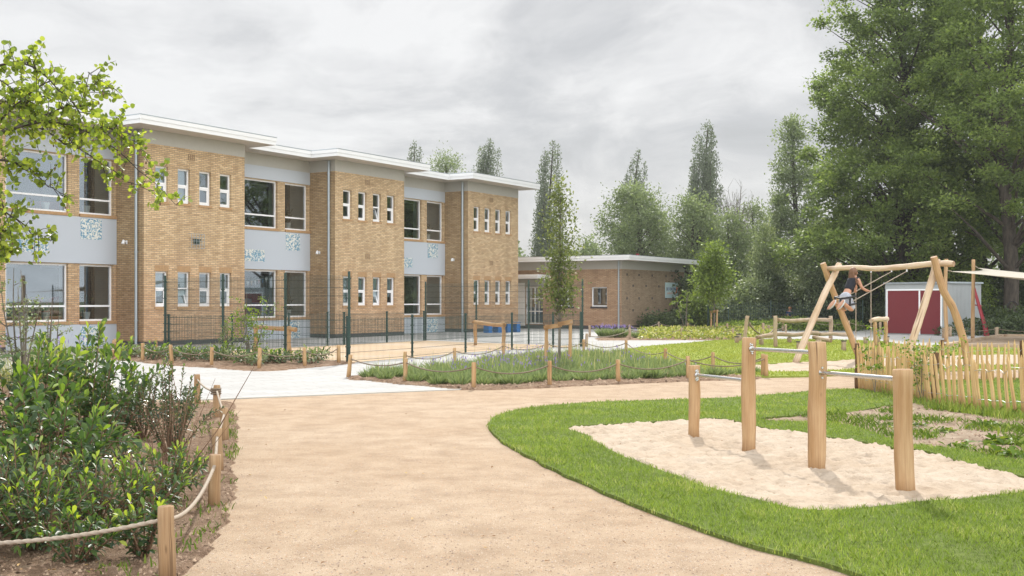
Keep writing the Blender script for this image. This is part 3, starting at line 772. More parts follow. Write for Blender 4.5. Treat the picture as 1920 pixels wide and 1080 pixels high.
m = MB(); m.quad([(.06,.04,.73),(1.07,.04,.73),(1.07,.04,1.99),(.06,.04,1.99)]); m.build('pane', M['glass'], d)
m = MB(); m.quad([(.06,.04,.06),(1.07,.04,.06),(1.07,.04,.67),(.06,.04,.67)]); m.build('pane', M['glass'], d)
m = MB(); m.box((.10,.065,.10),(.50,.075,.95)); m.box((.60,.065,.10),(1.02,.075,1.3)); m.build('blue_poster', FURN[2], d)
m = MB(); m.box((.08,.085,.75),(.36,.09,1.97)); m.box((.62,.085,1.0),(.86,.09,1.97)); m.build('pale_blind', M['blind'], d)
m = MB(); m.box((.02,-.05,.9),(.05,.0,1.1)); m.box((.54,-.04,.9),(.59,.01,1.12)); m.build('handle', M['steel'], d)
m = MB(); m.box((-.02,5.95,0),(.06,6.60,2.55)); m.build('white_side_panel', M['white'], an)
m = MB(); m.box((-.015,4.62,2.33),(.0,6.7,2.75)); m.build('pale_fascia_panel', M['concrete'], an)
m = MB(); m.box((-1.25,4.4,2.76),(-.01,10,2.86)); m.box((-1.28,4.37,2.862),(-.01,10,2.98)); m.build('door_canopy', M['fascia'], an)
m = MB(); m.box((-.9,4.6,0),(0,6.9,.17)); m.build('door_step', M['plinth'], an)
m = MB()
m.quad([(3.2,.3,.3),(3.2,7,.3),(3.2,7,3),(3.2,.3,3)][::-1]); m.quad([(.2,.3,.3),(3.2,.3,.3),(3.2,7,.3),(.2,7,.3)]); m.quad([(.2,.3,.3),(.2,.3,3),(3.2,.3,3),(3.2,.3,.3)]); m.build('room', M['room'], an)
hole = MB(); hole.box((0,-.02,0),(.10,.02,.12)); hole = hole.mesh('wall_anchor')
for row, (z, us) in enumerate(((2.90,(.6,2.1,3.8,5.7,7.6)),(2.30,(1.35,3.0,4.7)),(1.62,(.6,2.1,3.8,5.7,7.6)),(.98,(1.35,3.0,4.7,6.6)))):
    for u in us: link('wall_anchor', hole, an, M['plinth'], (u, 0, z))
m = MB(); m.tube([(7.5,-.35,3.66),(7.5,-.35,3.5),(7.45,-.5,3.42)], [.03,.05,.05], 8); m.build('security_camera', M['black'], an)
m = MB(); m.tube([(2.6,.3,3.95),(2.6,.3,4.14)], .09, 10); m.build('roof_beacon', M['red'], an)
# sign
sg = empty('school_sign', AO+Vector((5.6*.525, 5.6*.851, 0))-Vector((-.851,.525,0))*.03, RZ, 'pale blue name board reading DE FONTEIN on the annex wall', 'sign')
m = MB(); m.box((0,-.02,1.71),(1.78,.02,2.60)); m.build('board', simple('sign_board', (.52,.66,.70), .5, 0, .03), sg)
def text(parent, body, x, z, size, mat, nm='lettering', sx=1.0):
    cu = bpy.data.curves.new('t', 'FONT'); cu.body = body; cu.size = size; cu.extrude = .003
    ob = bpy.data.objects.new('t', cu); COL.objects.link(ob)
    dg = bpy.context.evaluated_depsgraph_get(); me = bpy.data.meshes.new_from_object(ob.evaluated_get(dg))
    bpy.data.objects.remove(ob); me.name = nm; me.materials.clear()
    me.transform(Matrix.Translation((x, -.024, z)) @ Matrix.Rotation(R(90), 4, 'X') @ Matrix.Diagonal((sx,1,1,1)))
    return link(nm, me, parent, mat)
navy = simple('navy_ink', (.015,.03,.12)); blue2 = simple('blue_ink', (.03,.16,.50)); orange = simple('orange_ink', (.62,.17,.05)); porange = simple('pale_orange_ink', (.62,.38,.28))
text(sg, 'DE', .08, 2.14, .25, navy, sx=.92); text(sg, 'F', .40, 2.14, .25, blue2, sx=.92); text(sg, 'ONTEI', .54, 2.14, .25, navy, sx=.92); text(sg, 'N', 1.23, 2.14, .25, blue2, sx=.92)
text(sg, 'unieke IKC', .20, 1.93, .2, porange)
m = MB(); m.tube([(1.56,-.03,2.38),(1.58,-.03,2.25),(1.54,-.03,2.18)], [.03,.06,.03], 8); m.tube([(1.52,-.03,2.16),(1.50,-.03,2.05),(1.47,-.03,2.0)], [.04,.05,.02], 8); m.tube([(1.36,-.03,2.03),(1.38,-.03,1.98)], [.03,.03], 8); m.build('emblem', orange, sg)
m = MB(); m.bar((1.63,-.026,2.53),(1.63,-.026,2.38),.012); m.bar((1.44,-.026,1.98),(1.40,-.026,1.86),.012); m.bar((1.52,-.026,1.85),(1.66,-.026,1.88),.02); m.build('emblem_line', navy, sg)
# ------------------------------------------------------------------ rope fences
def rope_mesh(p, q, s, r, near=False):
    L = (Vector(q)-Vector(p)).length; m = MB()
    if near: m.tube(sag(p, q, s, int(L/.012)), r, 12, True, .20, 40)
    else: m.tube(sag(p, q, s, 14), r, 6)
    return m
def rope_fence(label, pts, h, pr, rr, sags, mats=('wood_stake','rope'), near=False, tilts=None, skip=(), seed=0):
    root = empty('rope_fence', (pts[0].x, pts[0].y, 0), 0, label, 'rope fence', None)
    o = root.location; tops = []
    rng = random.Random(seed)
    for i, p in enumerate(pts):
        hh = h[i] if hasattr(h, '__len__') else h*rng.uniform(.96,1.04)
        t = (tilts or {}).get(i, (rng.uniform(-.02,.02), rng.uniform(-.02,.02)))
        a = p-o; b = Vector((a.x+t[0], a.y+t[1], hh)); a = Vector((a.x, a.y, -.12))
        log(a, b, pr*rng.uniform(.94,1.08), pr*.95, .004, 12, 8, i+seed).build('post', M[mats[0]] if not isinstance(mats[0], list) else M[mats[0][i % len(mats[0])]], root)
        tops.append(b-Vector((t[0]*.2, t[1]*.2, .075)))
    for i in range(len(pts)-1):
        if i in skip: continue
        s = sags[i] if hasattr(sags, '__len__') else sags
        rope_mesh(tops[i], tops[i+1], s, rr, near).build('rope', M[mats[1]], root)
    return root
nearp = P_([(-60,1075),(316,1092),(402,953),(410,887),(421,830),(405,785),(371,757)])
rf1 = rope_fence('near rope fence on stout posts between the shrub bed and the sandy path', nearp[1:], [.42,.40,.40,.38,.44,.44], .048, .0115, [.10,.015,.01,.01,.05], ('wood_post','rope_pale'), True, {0:(-.015,0)}, seed=3)
# the first rope runs on out of the picture to the left
o = rf1.location
rope_mesh(Vector((nearp[1].x-o.x-.03, 0, .345)), Vector((-4.3-o.x, nearp[1].y-o.y-.05, .36)), .14, .0115, True).build('rope', M['rope_pale'], rf1)
m = MB(); c = nearp[5]-o
for z in (.33,.36,.39): m.tube([c+Vector((math.cos(a)*.06, math.sin(a)*.06, z)) for a in np.linspace(0, 6.3, 14)], .013, 6)
m.build('knot', M['rope'], rf1)
rope_fence('rope fence along the front of the lavender bed, beside the sandy path', P_([(652,708),(759,718),(888,730),(1030.6,723.5),(1159.5,718),(1291,712.5),(1437,708)]), .455, .042, .0125, [.10,.13,.14,.14,.14,.14], seed=5, tilts={0:(.06,0), 3:(0,0)})
rope_fence('rope fence along the back of the lavender bed, beside the pale paving', P_([(758,698),(853,687.5),(944,676.5),(1025,669),(1095,665),(1175,668.5),(1247.5,689),(1336,700),(1430,707)]), .455, .040, .0125, [.13,.14,.14,.14,.14,.16,.15,.14], seed=8)
rope_fence('rope fence in front of the laurel bed, beside the paved plaza', P_([(213,671),(267.5,678),(323.5,683),(396.5,687.5),(485.5,693),(572,688.5),(635.5,682)]), .47, .046, .0125, [.13]*6, seed=11, tilts={2:(-.05,0)})
rope_fence('short rope fence at the foot of the first bay, behind the laurels', [G(215,666), G(293,662), G(420,668)], .46, .045, .011, [.10,.1], seed=12)
rope_fence('far rope fence along the pale path in front of the yellow-green bed', P_([(1100,650),(1181,636.5),(1278,635.5),(1374.5,636),(1441,628.5),(1473,627)]), .455, .05, .014, .13, ('wood_grey','rope'), seed=14)
rope_fence('far rope fence at the foot of the annex wall, behind the yellow-green bed', P_([(1106,632),(1181,630),(1234.5,621.5),(1290,624),(1363,626),(1406,624),(1431,626)]), .47, .05, .014, .13, ('wood_grey','rope'), seed=15)
rope_fence('far rope fence between the log course and the hedge', P_([(1431,632),(1468,621),(1520,622),(1592,626),(1650,628)]), .6, .06, .014, .14, ('wood_grey','rope'), seed=16)
rope_fence('far rope fence behind the timber sandbox at the right', P_([(1770,634),(1781,631.5),(1869,631),(1975,634)]), .42, .08, .014, .10, ('wood_grey','rope'), seed=17)

# ------------------------------------------------------------------ mesh fences
wire_cache = {}
def mesh_fence(label, pts, h, ph, wirew=.006, gate=(), nm='mesh_fence', pitch=.05):
    root = empty(nm, (pts[0][0], pts[0][1], 0), 0, label, 'mesh fence'); o = root.location
    P = [Vector((p[0], p[1], 0))-o for p in pts]
    for i, p in enumerate(P):
        m = MB(); m.bar(p+Vector((0,0,-.1)), p+Vector((0,0,ph)), .06, .05)
        for z in np.arange(.15, ph, .24): m.box((p.x-.045,p.y-.045,z),(p.x+.045,p.y+.045,z+.025))
        m.build('post', M['green_steel'], root)
    for i in range(len(P)-1):
        a, b = P[i], P[i+1]; d = (b-a); L = d.length; d.normalize(); nrm = Vector((-d.y, d.x, 0))*.035
        m = MB(); n = int(L/pitch)
        for j in range(1, n):
            q = a+d*(L*j/n)-nrm; m.bar(q+Vector((0,0,.05)), q+Vector((0,0,h)), wirew)
        z = .06
        while z < h+.01:
            for s in (.009,-.009):
                m.bar(a+d*.03-nrm*(1+s*28)+Vector((0,0,z)), b-d*.03-nrm*(1+s*28)+Vector((0,0,z)), wirew*1.25)
            z += .2
        m.build('wire_panel', M['wire'], root)
    return root
mesh_fence('tall green mesh fence behind the laurel bed', [(-9.97,32.2),(-7.77,30.1),(-5.87,29.0),(-4.0,27.5)], 2.18, 2.26)
mesh_fence('tall green mesh fence on the far side of the court, before the annex', [(-3.3,42.8),(-1.3,40.7),(.58,39.0),(2.36,37.5)], 2.18, 2.26)
mesh_fence('low green mesh fence behind the lavender bed', [(-4.06,27.62),(-2.68,30.1),(-1.37,33.1),(0.0,35.0),(1.35,36.7),(2.30,37.45)], 1.10, 1.17)
mesh_fence('low green mesh fence along the school bays', [(-9.9,32.3),(-8.57,34.3),(-7.25,36.4),(-6.25,37.95),(-5.8,38.7),(-4.55,40.75),(-3.36,42.72)], 1.10, 1.15)
mesh_fence('far green mesh fence in front of the hedge', [(10.5,60),(11.3,58.5),(13.4,58),(15.6,57.5),(18.0,57.5)], 1.45, 1.55, .012, pitch=.12)
m = MB(); rr = random.Random(3)
pf = empty('paling_fence', (11.8,61,0), 0, 'far low grey paling fence under the hedge, behind the child', 'paling fence')
for i in range(70):
    x = i*.095; m.box((x,-.01,0),(x+.045,.01,.78+rr.uniform(-.03,.03)))
m.build('pales', M['wood_grey'], pf)
m = MB(); m.box((0,-.03,.2),(6.6,-.01,.26)); m.box((0,-.03,.6),(6.6,-.01,.66)); m.build('rail', M['wood_grey'], pf)

# ------------------------------------------------------------------ chestnut picket fences
def picket_fence(label, pts, pitch, lean, posts, seed):
    root = empty('picket_fence', (pts[0][0], pts[0][1], 0), 0, label, 'picket fence'); o = root.location
    rng = random.Random(seed); P = [Vector((p[0],p[1],0))-o for p in pts]
    n = 0; seq = []
    for i in range(len(P)-1):
        a, b = P[i], P[i+1]; L = (b-a).length; k = int(L/pitch)
        for j in range(k): seq.append((a.lerp(b, j/k), (b-a).normalized()))
    wire = [[], []]
    for i, (p, d) in enumerate(seq):
        h = rng.uniform(.70,.86); w = rng.uniform(.032,.050); dp = .014
        ln = lean(p+o)+rng.uniform(-.045,.045); n_ = Vector((-d.y, d.x, 0))
        top = p+d*ln+n_*rng.uniform(-.03,.03)+Vector((0,0,h)); bot = p+Vector((0,0,-.03))
        ax = (top-bot).normalized(); m = MB()
        mid = bot.lerp(top, .5)+d*rng.uniform(-.012,.012)+n_*rng.uniform(-.01,.01)
        def ring(c, ww, dd): return [c-d*ww/2-n_*dd, c+d*ww/2-n_*dd, c+d*ww/2+n_*dd, c-d*ww/2+n_*dd]
        rs = [ring(bot, w, dp), ring(mid, w*rng.uniform(.9,1.05), dp), ring(top-ax*.10, w*.95, dp), ring(top, .006, .004)]
        for r0, r1, z0, z1 in ((rs[0],rs[1],0,.4),(rs[1],rs[2],.4,.7),(rs[2],rs[3],.7,.8)):
            for q in range(4):
                j = (q+1) % 4; m.quad([r0[q],r0[j],r1[j],r1[q]], [(q*.2,z0),(q*.2+.15,z0),(q*.2+.15,z1),(q*.2,z1)])
        m.build('picket', M['picket'], root)
        for wi, f in enumerate((.28,.80)): wire[wi].append(bot.lerp(top, f)+n_*(.018 if i % 2 else -.018))
    for wl in wire:
        m = MB(); m.tube(wl, .0028, 5); m.build('wire', M['zinc'], root)
    for p, h, r, t in posts:
        log(Vector((p[0],p[1],-.1))-o, Vector((p[0]+t,p[1],h))-o, r, r*.9, .012, 12, 9, seed+int(p[0]*10)).build('post', M['wood_dark'], root)
    return root
Fa, Fb, Fc = G(1607,730), G(1746,761), G(1920,784)
picket_fence('chestnut picket fence in front, running towards the weedy soil patch', [Fa, Vector((6.12,17.9,0)), Fb, Vector((6.45,15.4,0)), Fc, Vector((7.6,12.9,0))], .105,
             lambda p: -.10 if p.y < 17 else .0, [(Fa, .80, .042, .0), (Fb+Vector((.05,.08,0)), .78, .048, .06)], 21)
B1 = G(1769,717)
picket_fence('chestnut picket fence at the back, beside the gravel strip', [Fa+Vector((.1,.1,0)), B1, G(1912,715.5), G(2150,716)], .105, lambda p: .0, [(B1+Vector((0,.06,0)), .80, .035, 0), (G(1914,715), .78, .045, .02)], 22)

# ------------------------------------------------------------------ exercise bars
hb = empty('horizontal_bars', G(1531,882), 0, 'four thick wooden posts joined by three steel turning bars in the sand', 'exercise bars'); o = hb.location
bp = [(G(1302,820), .815, .064, (0,0)), (G(1403,846), 1.167, .072, (.01,0)), (G(1531,882), 1.172, .080, (.0,0)), (G(1701,927), 1.0, .074, (-.035,0))]
for i, (p, h, r, t) in enumerate(bp):
    log(p-o-Vector((0,0,.15)), p-o+Vector((t[0],t[1],h)), r*.98, r*1.02, .012, 24, 18, i+40, .10).build('post', M['wood_new'], hb)
def bar(i, j, zi, zj, lead):
    a = bp[i][0]-o+Vector((0,0,zi)); b = bp[j][0]-o+Vector((0,0,zj)); d = (b-a).normalized()
    m = MB(); m.tube([a+d*.05, b-d*.03], .0195, 16); B = m.build('steel_bar', M['steel'], hb)
    c = a+d*(bp[i][2]+.004); m = MB(); up = Vector((0,0,1))
    m.tube([c-d*.012, c+d*.006], .032, 14)
    for s in (1,-1): m.tube([c+up*.045*s-d*.018, c+up*.045*s-d*.002], .022, 12); m.tube([c+up*.045*s-d*.002, c+up*.045*s+d*.014], .010, 8)
    m.bar(c-up*.05-d*.01, c+up*.05-d*.01, .03, .012)
    m.build('bracket', M['steel'], B)
bar(0,1,.706,.723,0); bar(1,2,1.052,1.074,0); bar(2,3,.894,.916,0)

# ------------------------------------------------------------------ swing
sw = empty('swing_set', (8.9,26.8,0), 0, 'large swing frame of crooked pale logs with two crossed leg pairs', 'swing'); o = sw.location.copy()
def L3(x, y, z): return Vector((x, y, z))-o
def bent(pts, r0, r1, name='leg', seed=0, mat='wood_pale'):
    Pp = [Vector(p) for p in pts]; out = []
    n = len(Pp)
    for i in range(n-1):
        a = Pp[max(i-1,0)]; b = Pp[i]; c = Pp[i+1]; d = Pp[min(i+2,n-1)]
        for j in range(6):
            t = j/6; out.append(.5*((2*b)+(c-a)*t+(2*a-5*b+4*c-d)*t*t+(3*b-a-3*c+d)*t**3))
    out.append(Pp[-1]); k = len(out)-1
    rad = [(r0+(r1-r0)*i/k)*(1+.04*math.sin(i*1.7+seed)) for i in range(k+1)]
    rad[0] *= .9; rad[-1] *= .92
    m = MB(); m.tube(out, rad, 16); return m.build(name, M[mat], sw)
cl = Vector((8.0,28.0,0)); cr = Vector((9.75,25.6,0)); pd = Vector((.905,.425,0))
def at(c, s, z): 
    p = c+pd*s; return L3(p.x, p.y, z)
bent([at(cl,-1.2,-.1), at(cl,-.72,.84), at(cl,-.22,1.74), at(cl,.03,2.12), at(cl,.24,2.47)], .085, .075, seed=1)
bent([at(cl,1.05,-.1)+Vector((.0,.2,0)), at(cl,.60,.80)+Vector((0,.2,0)), at(cl,.12,1.75)+Vector((0,.2,0)), at(cl,-.22,2.48)+Vector((0,.2,0))], .082, .075, seed=2, mat='wood_new')
bent([at(cr,-1.02,-.1), at(cr,-.82,.55), at(cr,-.56,1.16), at(cr,-.20,2.02), at(cr,-.04,2.49)], .088, .078, seed=3)
bent([at(cr,.82,-.1)-Vector((.0,.22,0)), at(cr,.66,.62)-Vector((0,.22,0)), at(cr,.34,1.36)-Vector((0,.22,0)), at(cr,.02,1.80)-Vector((0,.22,0)), at(cr,-.26,2.53)-Vector((0,.22,0))], .090, .080, seed=4, mat='wood_new')
zb = 2.34; dcl = (cr-cl).normalized()
bent([at(cl,0,zb)-dcl*.15, at(cl,0,zb+.01)+dcl*.7, at(cl,0,zb-.03)+dcl*1.3, at(cr,0,zb)-dcl*.9, at(cr,0,zb+.05)-dcl*.1, at(cr,0,zb+.03)+dcl*.38], .060, .072, 'crossbar', 5)
pivs = {}
for k, f in (('a0',.24),('a1',.387),('b0',.58),('b1',.719)):
    p = cl.lerp(cr, f); pivs[k] = Vector((p.x, p.y, 2.23))
    m = MB(); m.tube([Vector((p.x,p.y,2.30))-o, Vector((p.x,p.y,2.22))-o], .022, 8); m.build('hanger', M['steel'], sw)
def swing_seat(label, ends, tops, belt):
    root = empty('playground_swing', tuple((ends[0]+ends[1])/2), 0, label, 'swing seat'); oo = root.location.copy()
    a, b = ends[0]-oo, ends[1]-oo; d = (b-a).normalized(); fw = Vector((-d.y, d.x, 0))
    m = MB()
    if belt:
        c = [a+fw*.10+Vector((0,0,.03)), a-fw*.11, (a+b)/2-fw*.175-Vector((0,0,.02)), b-fw*.11, b+fw*.10+Vector((0,0,.03))]
        for dz in (-.085,.085): m.tube([p+Vector((0,0,dz)) for p in c], .023, 8)
        for p in c[1:4]: m.bar(p+Vector((0,0,-.085)), p+Vector((0,0,.085)), .035)
    else:
        m.bar(a, b, .17, .035)
    m.build('seat', M['black'], root)
    for e, t in zip(ends, tops):
        m = MB(); m.tube([e-oo, t-oo], .011, 6); m.build('rope', M['rope_pale'], root)
    return root
SE = Vector((7.66,25.73,1.53)); sdir = (cr-cl).normalized()
eA, eB = SE-sdir*.21, SE+sdir*.21
swing_seat('black belt swing seat flung up high, with the girl in it', (eA, eB), (pivs['b0'], pivs['b1']), True)
q0 = Vector((pivs['a0'].x, pivs['a0'].y, .36)); q1 = Vector((pivs['a1'].x, pivs['a1'].y, .36))
swing_seat('empty swing seat hanging straight down on two ropes', (q0, q1), (pivs['a0'], pivs['a1']), False)

# ------------------------------------------------------------------ people
def skin_body(name, verts, edges, radii, mat, parent=None, root=0, sub=2):
    me = bpy.data.meshes.new(name); me.from_pydata([tuple(v) for v in verts], edges, []); me.materials.append(mat)
    ob = bpy.data.objects.new(name, me); COL.objects.link(ob)
    if parent: ob.parent = parent
    md = ob.modifiers.new('skin', 'SKIN'); md.use_smooth_shade = True
    if not me.skin_vertices: me.skin_vertices.new()
    for i, r in enumerate(radii):
        sv = me.skin_vertices[0].data[i]; sv.radius = (r, r) if not hasattr(r, '__len__') else r; sv.use_root = (i == root)
    s2 = ob.modifiers.new('sub', 'SUBSURF'); s2.levels = sub; s2.render_levels = sub
    return ob
def freeze(ob):
    dg = bpy.context.evaluated_depsgraph_get(); me = bpy.data.meshes.new_from_object(ob.evaluated_get(dg))
    ob.modifiers.clear(); old = ob.data; ob.data = me; me.name = ob.name
    return ob
def ellipsoid(mb, c, r, rot=None, nu=14, nv=10):
    c = Vector(c); base = len(mb.v)
    for i in range(nv+1):
        for j in range(nu+1):
            th = math.pi*i/nv; ph = 2*math.pi*j/nu
            p = Vector((r[0]*math.sin(th)*math.cos(ph), r[1]*math.sin(th)*math.sin(ph), r[2]*math.cos(th)))
            if rot: p = rot @ p
            mb.v.append(tuple(c+p))
    for i in range(nv):
        for j in range(nu):
            a = base+i*(nu+1)+j; mb.f.append((a, a+nu+1, a+nu+2, a+1)); mb.uv.append([(0,0)]*4); mb.sm.append(True)
skin = simple('skin_tone', (.50,.26,.17), .55, 0, .05); hairm = simple('brown_hair', (.17,.085,.045), .6, 0, .35, 40); navyc = simple('dark_top_cloth', (.012,.014,.022), .85)
lightc = simple('light_grey_cloth', (.42,.44,.50), .9, 0, .08, 12); sole = simple('tan_shoe_sole', (.42,.23,.15), .7); shoec = simple('white_shoe', (.55,.58,.6), .6); blondm = simple('ginger_hair', (.35,.15,.06), .6, 0, .3, 40)
gl = bpy.data.objects.new  # noqa
GO = Vector((7.655,25.73,1.59))
f3, s3 = Vector((.905,.425,0)), Vector((.425,-.905,0)); U = Vector((0,0,1))
def W3(x, y, z): return Vector((x, y, z))-GO
neckb = W3(7.90,25.86,2.055); neck = neckb+Vector((.012,.006,.05)); head = Vector((7.895,25.885,2.185))-GO
shR, shL = neckb+s3*.135-U*.03, neckb-s3*.135-U*.03
elR = W3(8.035,25.72,1.83); haR = W3(8.195,25.77,1.755); elL = W3(8.03,26.12,1.86); haL = W3(7.985,26.10,1.742)
hp = Vector((0,0,0)); waist = Vector((.075,.035,.19)); chest = Vector((.18,.095,.37))
hR, hL = s3*.085-U*.02, -s3*.085-U*.02
knR = W3(7.80,25.66,1.315); knL = W3(7.70,25.87,1.315)
anR = W3(7.50,25.40,1.50); anL = W3(7.33,25.52,1.50)
toR = anR+Vector((-.085,-.02,-.11)); toL = anL+Vector((-.09,-.02,-.11))
verts = [hp, waist, chest, neckb, neck, head-U*.02, shR, elR, haR, shL, elL, haL, hR, knR, anR, hL, knL, anL, head+U*.045, toR, toL]
edges = [(0,1),(1,2),(2,3),(3,4),(4,5),(3,6),(6,7),(7,8),(3,9),(9,10),(10,11),(0,12),(12,13),(13,14),(0,15),(15,16),(16,17),(5,18),(14,19),(17,20)]
rad = [.105,(.095,.075),(.115,.08),(.065,.055),.042,.078,.048,.036,.026,.048,.036,.026,.09,.062,.040,.09,.062,.040,.082,.03,.03]
# fingers closed round the ropes
def fingers(hand, rope_d, out, n0):
    vs, es, rs = [], [], []
    side = rope_d.cross(out).normalized()
    for k in range(4):
        b = hand+rope_d*(.024-k*.016)+out*.012; k0 = n0+len(vs)
        vs += [b+side*.014, b+side*.020+out*.026, b+out*.042, b-side*.014+out*.030]; rs += [.0085,.008,.0075,.007]
        es += [(None,k0),(k0,k0+1),(k0+1,k0+2),(k0+2,k0+3)]
    k0 = n0+len(vs); vs += [hand+rope_d*.03-side*.01, hand+rope_d*.034-side*.02+out*.025]; rs += [.010,.008]; es += [(None,k0),(k0,k0+1)]
    return vs, es, rs
rdir = (pivs['b1']-eB).normalized()
for hi, hv in ((8, haR), (11, haL)):
    a, b, c = fingers(hv, rdir, f3, len(verts)); verts += a; rad += c; edges += [(hi if x is None else x, y) for x, y in b]
girl = freeze(skin_body('person', verts, edges, rad, skin)); girl.location = GO
tag(girl, 'girl in black top and light grey shorts swinging high, seen from behind', 'person')
m = MB()
ellipsoid(m, head+Vector((-.012,-.02,.02)), (.092,.098,.108))
for i in range(34):   # long loose hair falling over the shoulders
    a = random.Random(i); u = a.uniform(-1,1)
    p0 = head+s3*u*.055-f3*.07+U*a.uniform(-.02,.06); p1 = head+s3*(u*.085+.02)-f3*(.10-.03*abs(u))-U*.11; p2 = neckb+s3*(u*.12+.03)-f3*(.085-.04*abs(u))-U*a.uniform(.02,.12); p3 = p2-U*.05+s3*a.uniform(.0,.05)
    m.tube([p0,p1,p2,p3], [.024,.022,.016,.004], 6)
m.build('hair', hairm, girl)
top = freeze(skin_body('top', [waist-(waist-hp)*.22, waist.lerp(chest,.5), chest, neckb-U*.035, shR+s3*.02, shL-s3*.02], [(0,1),(1,2),(2,3),(3,4),(3,5)], [(.115,.095),(.125,.10),(.145,.11),(.10,.08),.062,.062], navyc, girl))
shorts = freeze(skin_body('shorts', [waist-(waist-hp)*.2, hp, hR, hR.lerp(knR,1.02), hL, hL.lerp(knL,1.02)], [(0,1),(1,2),(2,3),(1,4),(4,5)], [(.115,.10),.145,.12,.10,.12,.10], lightc, girl))
for a_, t_ in ((anR,toR),(anL,toL)):
    d = (t_-a_).normalized(); q = Matrix([s3, d, s3.cross(d)]).transposed()
    m = MB(); ellipsoid(m, a_.lerp(t_,.45)+f3*.008, (.052,.140,.048), q); sh = m.build('shoe', shoec, girl)
    m = MB(); ellipsoid(m, a_.lerp(t_,.45)-f3*.028-Vector((0,.01,0)), (.056,.148,.024), q); m.build('sole', sole, sh)
# ears
m = MB()
for s in (1,-1): ellipsoid(m, head+s3*.088*s+f3*.02-U*.01, (.014,.02,.026))
m.build('ear', skin, girl)
# the far child
CO = Vector((14.86,60,0))
vv = [(0,0,.60),(0,0,.78),(0,0,.92),(.01,0,.99),(.03,-.01,1.08),(-.12,0,.93),(-.15,-.03,.75),(-.06,-.16,.68),(.13,0,.93),(.17,-.05,.75),(.12,-.18,.68),(-.07,0,.56),(-.08,0,.30),(-.08,.02,.05),(.07,0,.56),(.08,0,.30),(.08,.02,.05),(-.08,-.12,.03),(.08,-.12,.03),(.035,-.015,1.13)]
ee = [(0,1),(1,2),(2,3),(3,4),(2,5),(5,6),(6,7),(2,8),(8,9),(9,10),(0,11),(11,12),(12,13),(0,14),(14,15),(15,16),(13,17),(16,18),(4,19)]
rr_ = [.10,.10,.10,.04,.08,.045,.032,.025,.045,.032,.025,.075,.05,.035,.075,.05,.035,.03,.03,.075]
ch = freeze(skin_body('person', [Vector(p) for p in vv], ee, rr_, skin, sub=1)); ch.location = CO
tag(ch, 'small child with ginger hair and navy shirt standing beyond the far paling fence', 'person')
m = MB(); ellipsoid(m, (.035,.015,1.125), (.095,.10,.09)); m.build('hair', blondm, ch)
freeze(skin_body('shirt', [Vector((0,0,.62)),Vector((0,0,.80)),Vector((0,0,.93)),Vector((-.13,0,.92)),Vector((.13,0,.92)),Vector((-.15,-.03,.78)),Vector((.17,-.04,.78))], [(0,1),(1,2),(2,3),(2,4),(3,5),(4,6)], [.115,.115,.11,.06,.06,.05,.05], simple('navy_shirt', (.02,.04,.11), .9), ch, sub=1))
freeze(skin_body('trousers', [Vector((0,0,.62)),Vector((-.07,0,.54)),Vector((-.08,0,.12)),Vector((.07,0,.54)),Vector((.08,0,.12))], [(0,1),(1,2),(0,3),(3,4)], [.11,.085,.05,.085,.05], navyc, ch, sub=1))
for s in (-1,1):
    m = MB(); ellipsoid(m, (.08*s,-.05,.035), (.04,.10,.035)); m.build('shoe', shoec, ch)

# ------------------------------------------------------------------ log play course
def lg(p, q, r, r1=None, mat='wood_grey', wob=.02, seed=0): return log(p, q, r, r1, wob, 12, None, seed)
fr = empty('log_hurdle', (8.54,36.2,0), 0, 'long horizontal log carried shoulder-high between two upright posts on the far lawn', 'log hurdle'); o = fr.location
lg((0,0,-.1),(-.03,0,1.05),.066,None,seed=1).build('post', M['wood_grey'], fr)
lg((4.26,8.8,-.1),(4.26,8.8,.92),.08,None,seed=2).build('post', M['wood_grey'], fr)
lg((.05,.1,.92),(4.2,8.7,.76),.066,.075,seed=3,wob=.05).build('crossbar', M['wood_grey'], fr)
b = empty('balance_beam', (8.3,37.8,0), 0, 'low crooked balance log on short stumps, left of the crossed swing legs', 'balance beam'); o = b.location
lg(Vector((8.2,37.5,.30))-o, Vector((11.6,42.5,.30))-o, .068, .078, seed=5, wob=.06).build('beam', M['wood_grey'], b)
for p in ((8.45,38.0),(9.9,40.0),(11.5,42.3)): lg(Vector((*p,-.1))-o, Vector((*p,.22))-o, .08, None, seed=6).build('stump', M['wood_grey'], b)
b = empty('balance_beam', (11.5,41.6,0), 0, 'low balance log behind the crossed swing legs, right end on a tall stump', 'balance beam'); o = b.location
lg(Vector((11.6,42.8,.27))-o, Vector((13.2,43.6,.20))-o, .068, .075, seed=7, wob=.03).build('beam', M['wood_grey'], b)
lg(Vector((12.0,39.5,-.1))-o, Vector((12.0,39.5,.33))-o, .08, None, seed=8).build('stump', M['wood_grey'], b)
lg(Vector((10.6,39.4,.26))-o, Vector((11.0,38.6,.16))-o, .068, .075, seed=9).build('beam', M['wood_grey'], b)
lg(Vector((10.45,38.2,-.1))-o, Vector((10.45,38.2,.2))-o, .10, None, seed=10).build('stump', M['wood_grey'], b)
stl = ['left-hand dark-topped stump at the end of the far lawn', 'dark-topped stump just behind the left-hand one', 'single dark-topped stump in front of the long balance log', 'dark-topped stump in the grass between the two swing leg pairs', 'short stump close to the right swing leg, seen beyond the empty seat', 'stump beneath the pale log bench, before the shed', 'dark stump right of the pale log bench, before the shed']
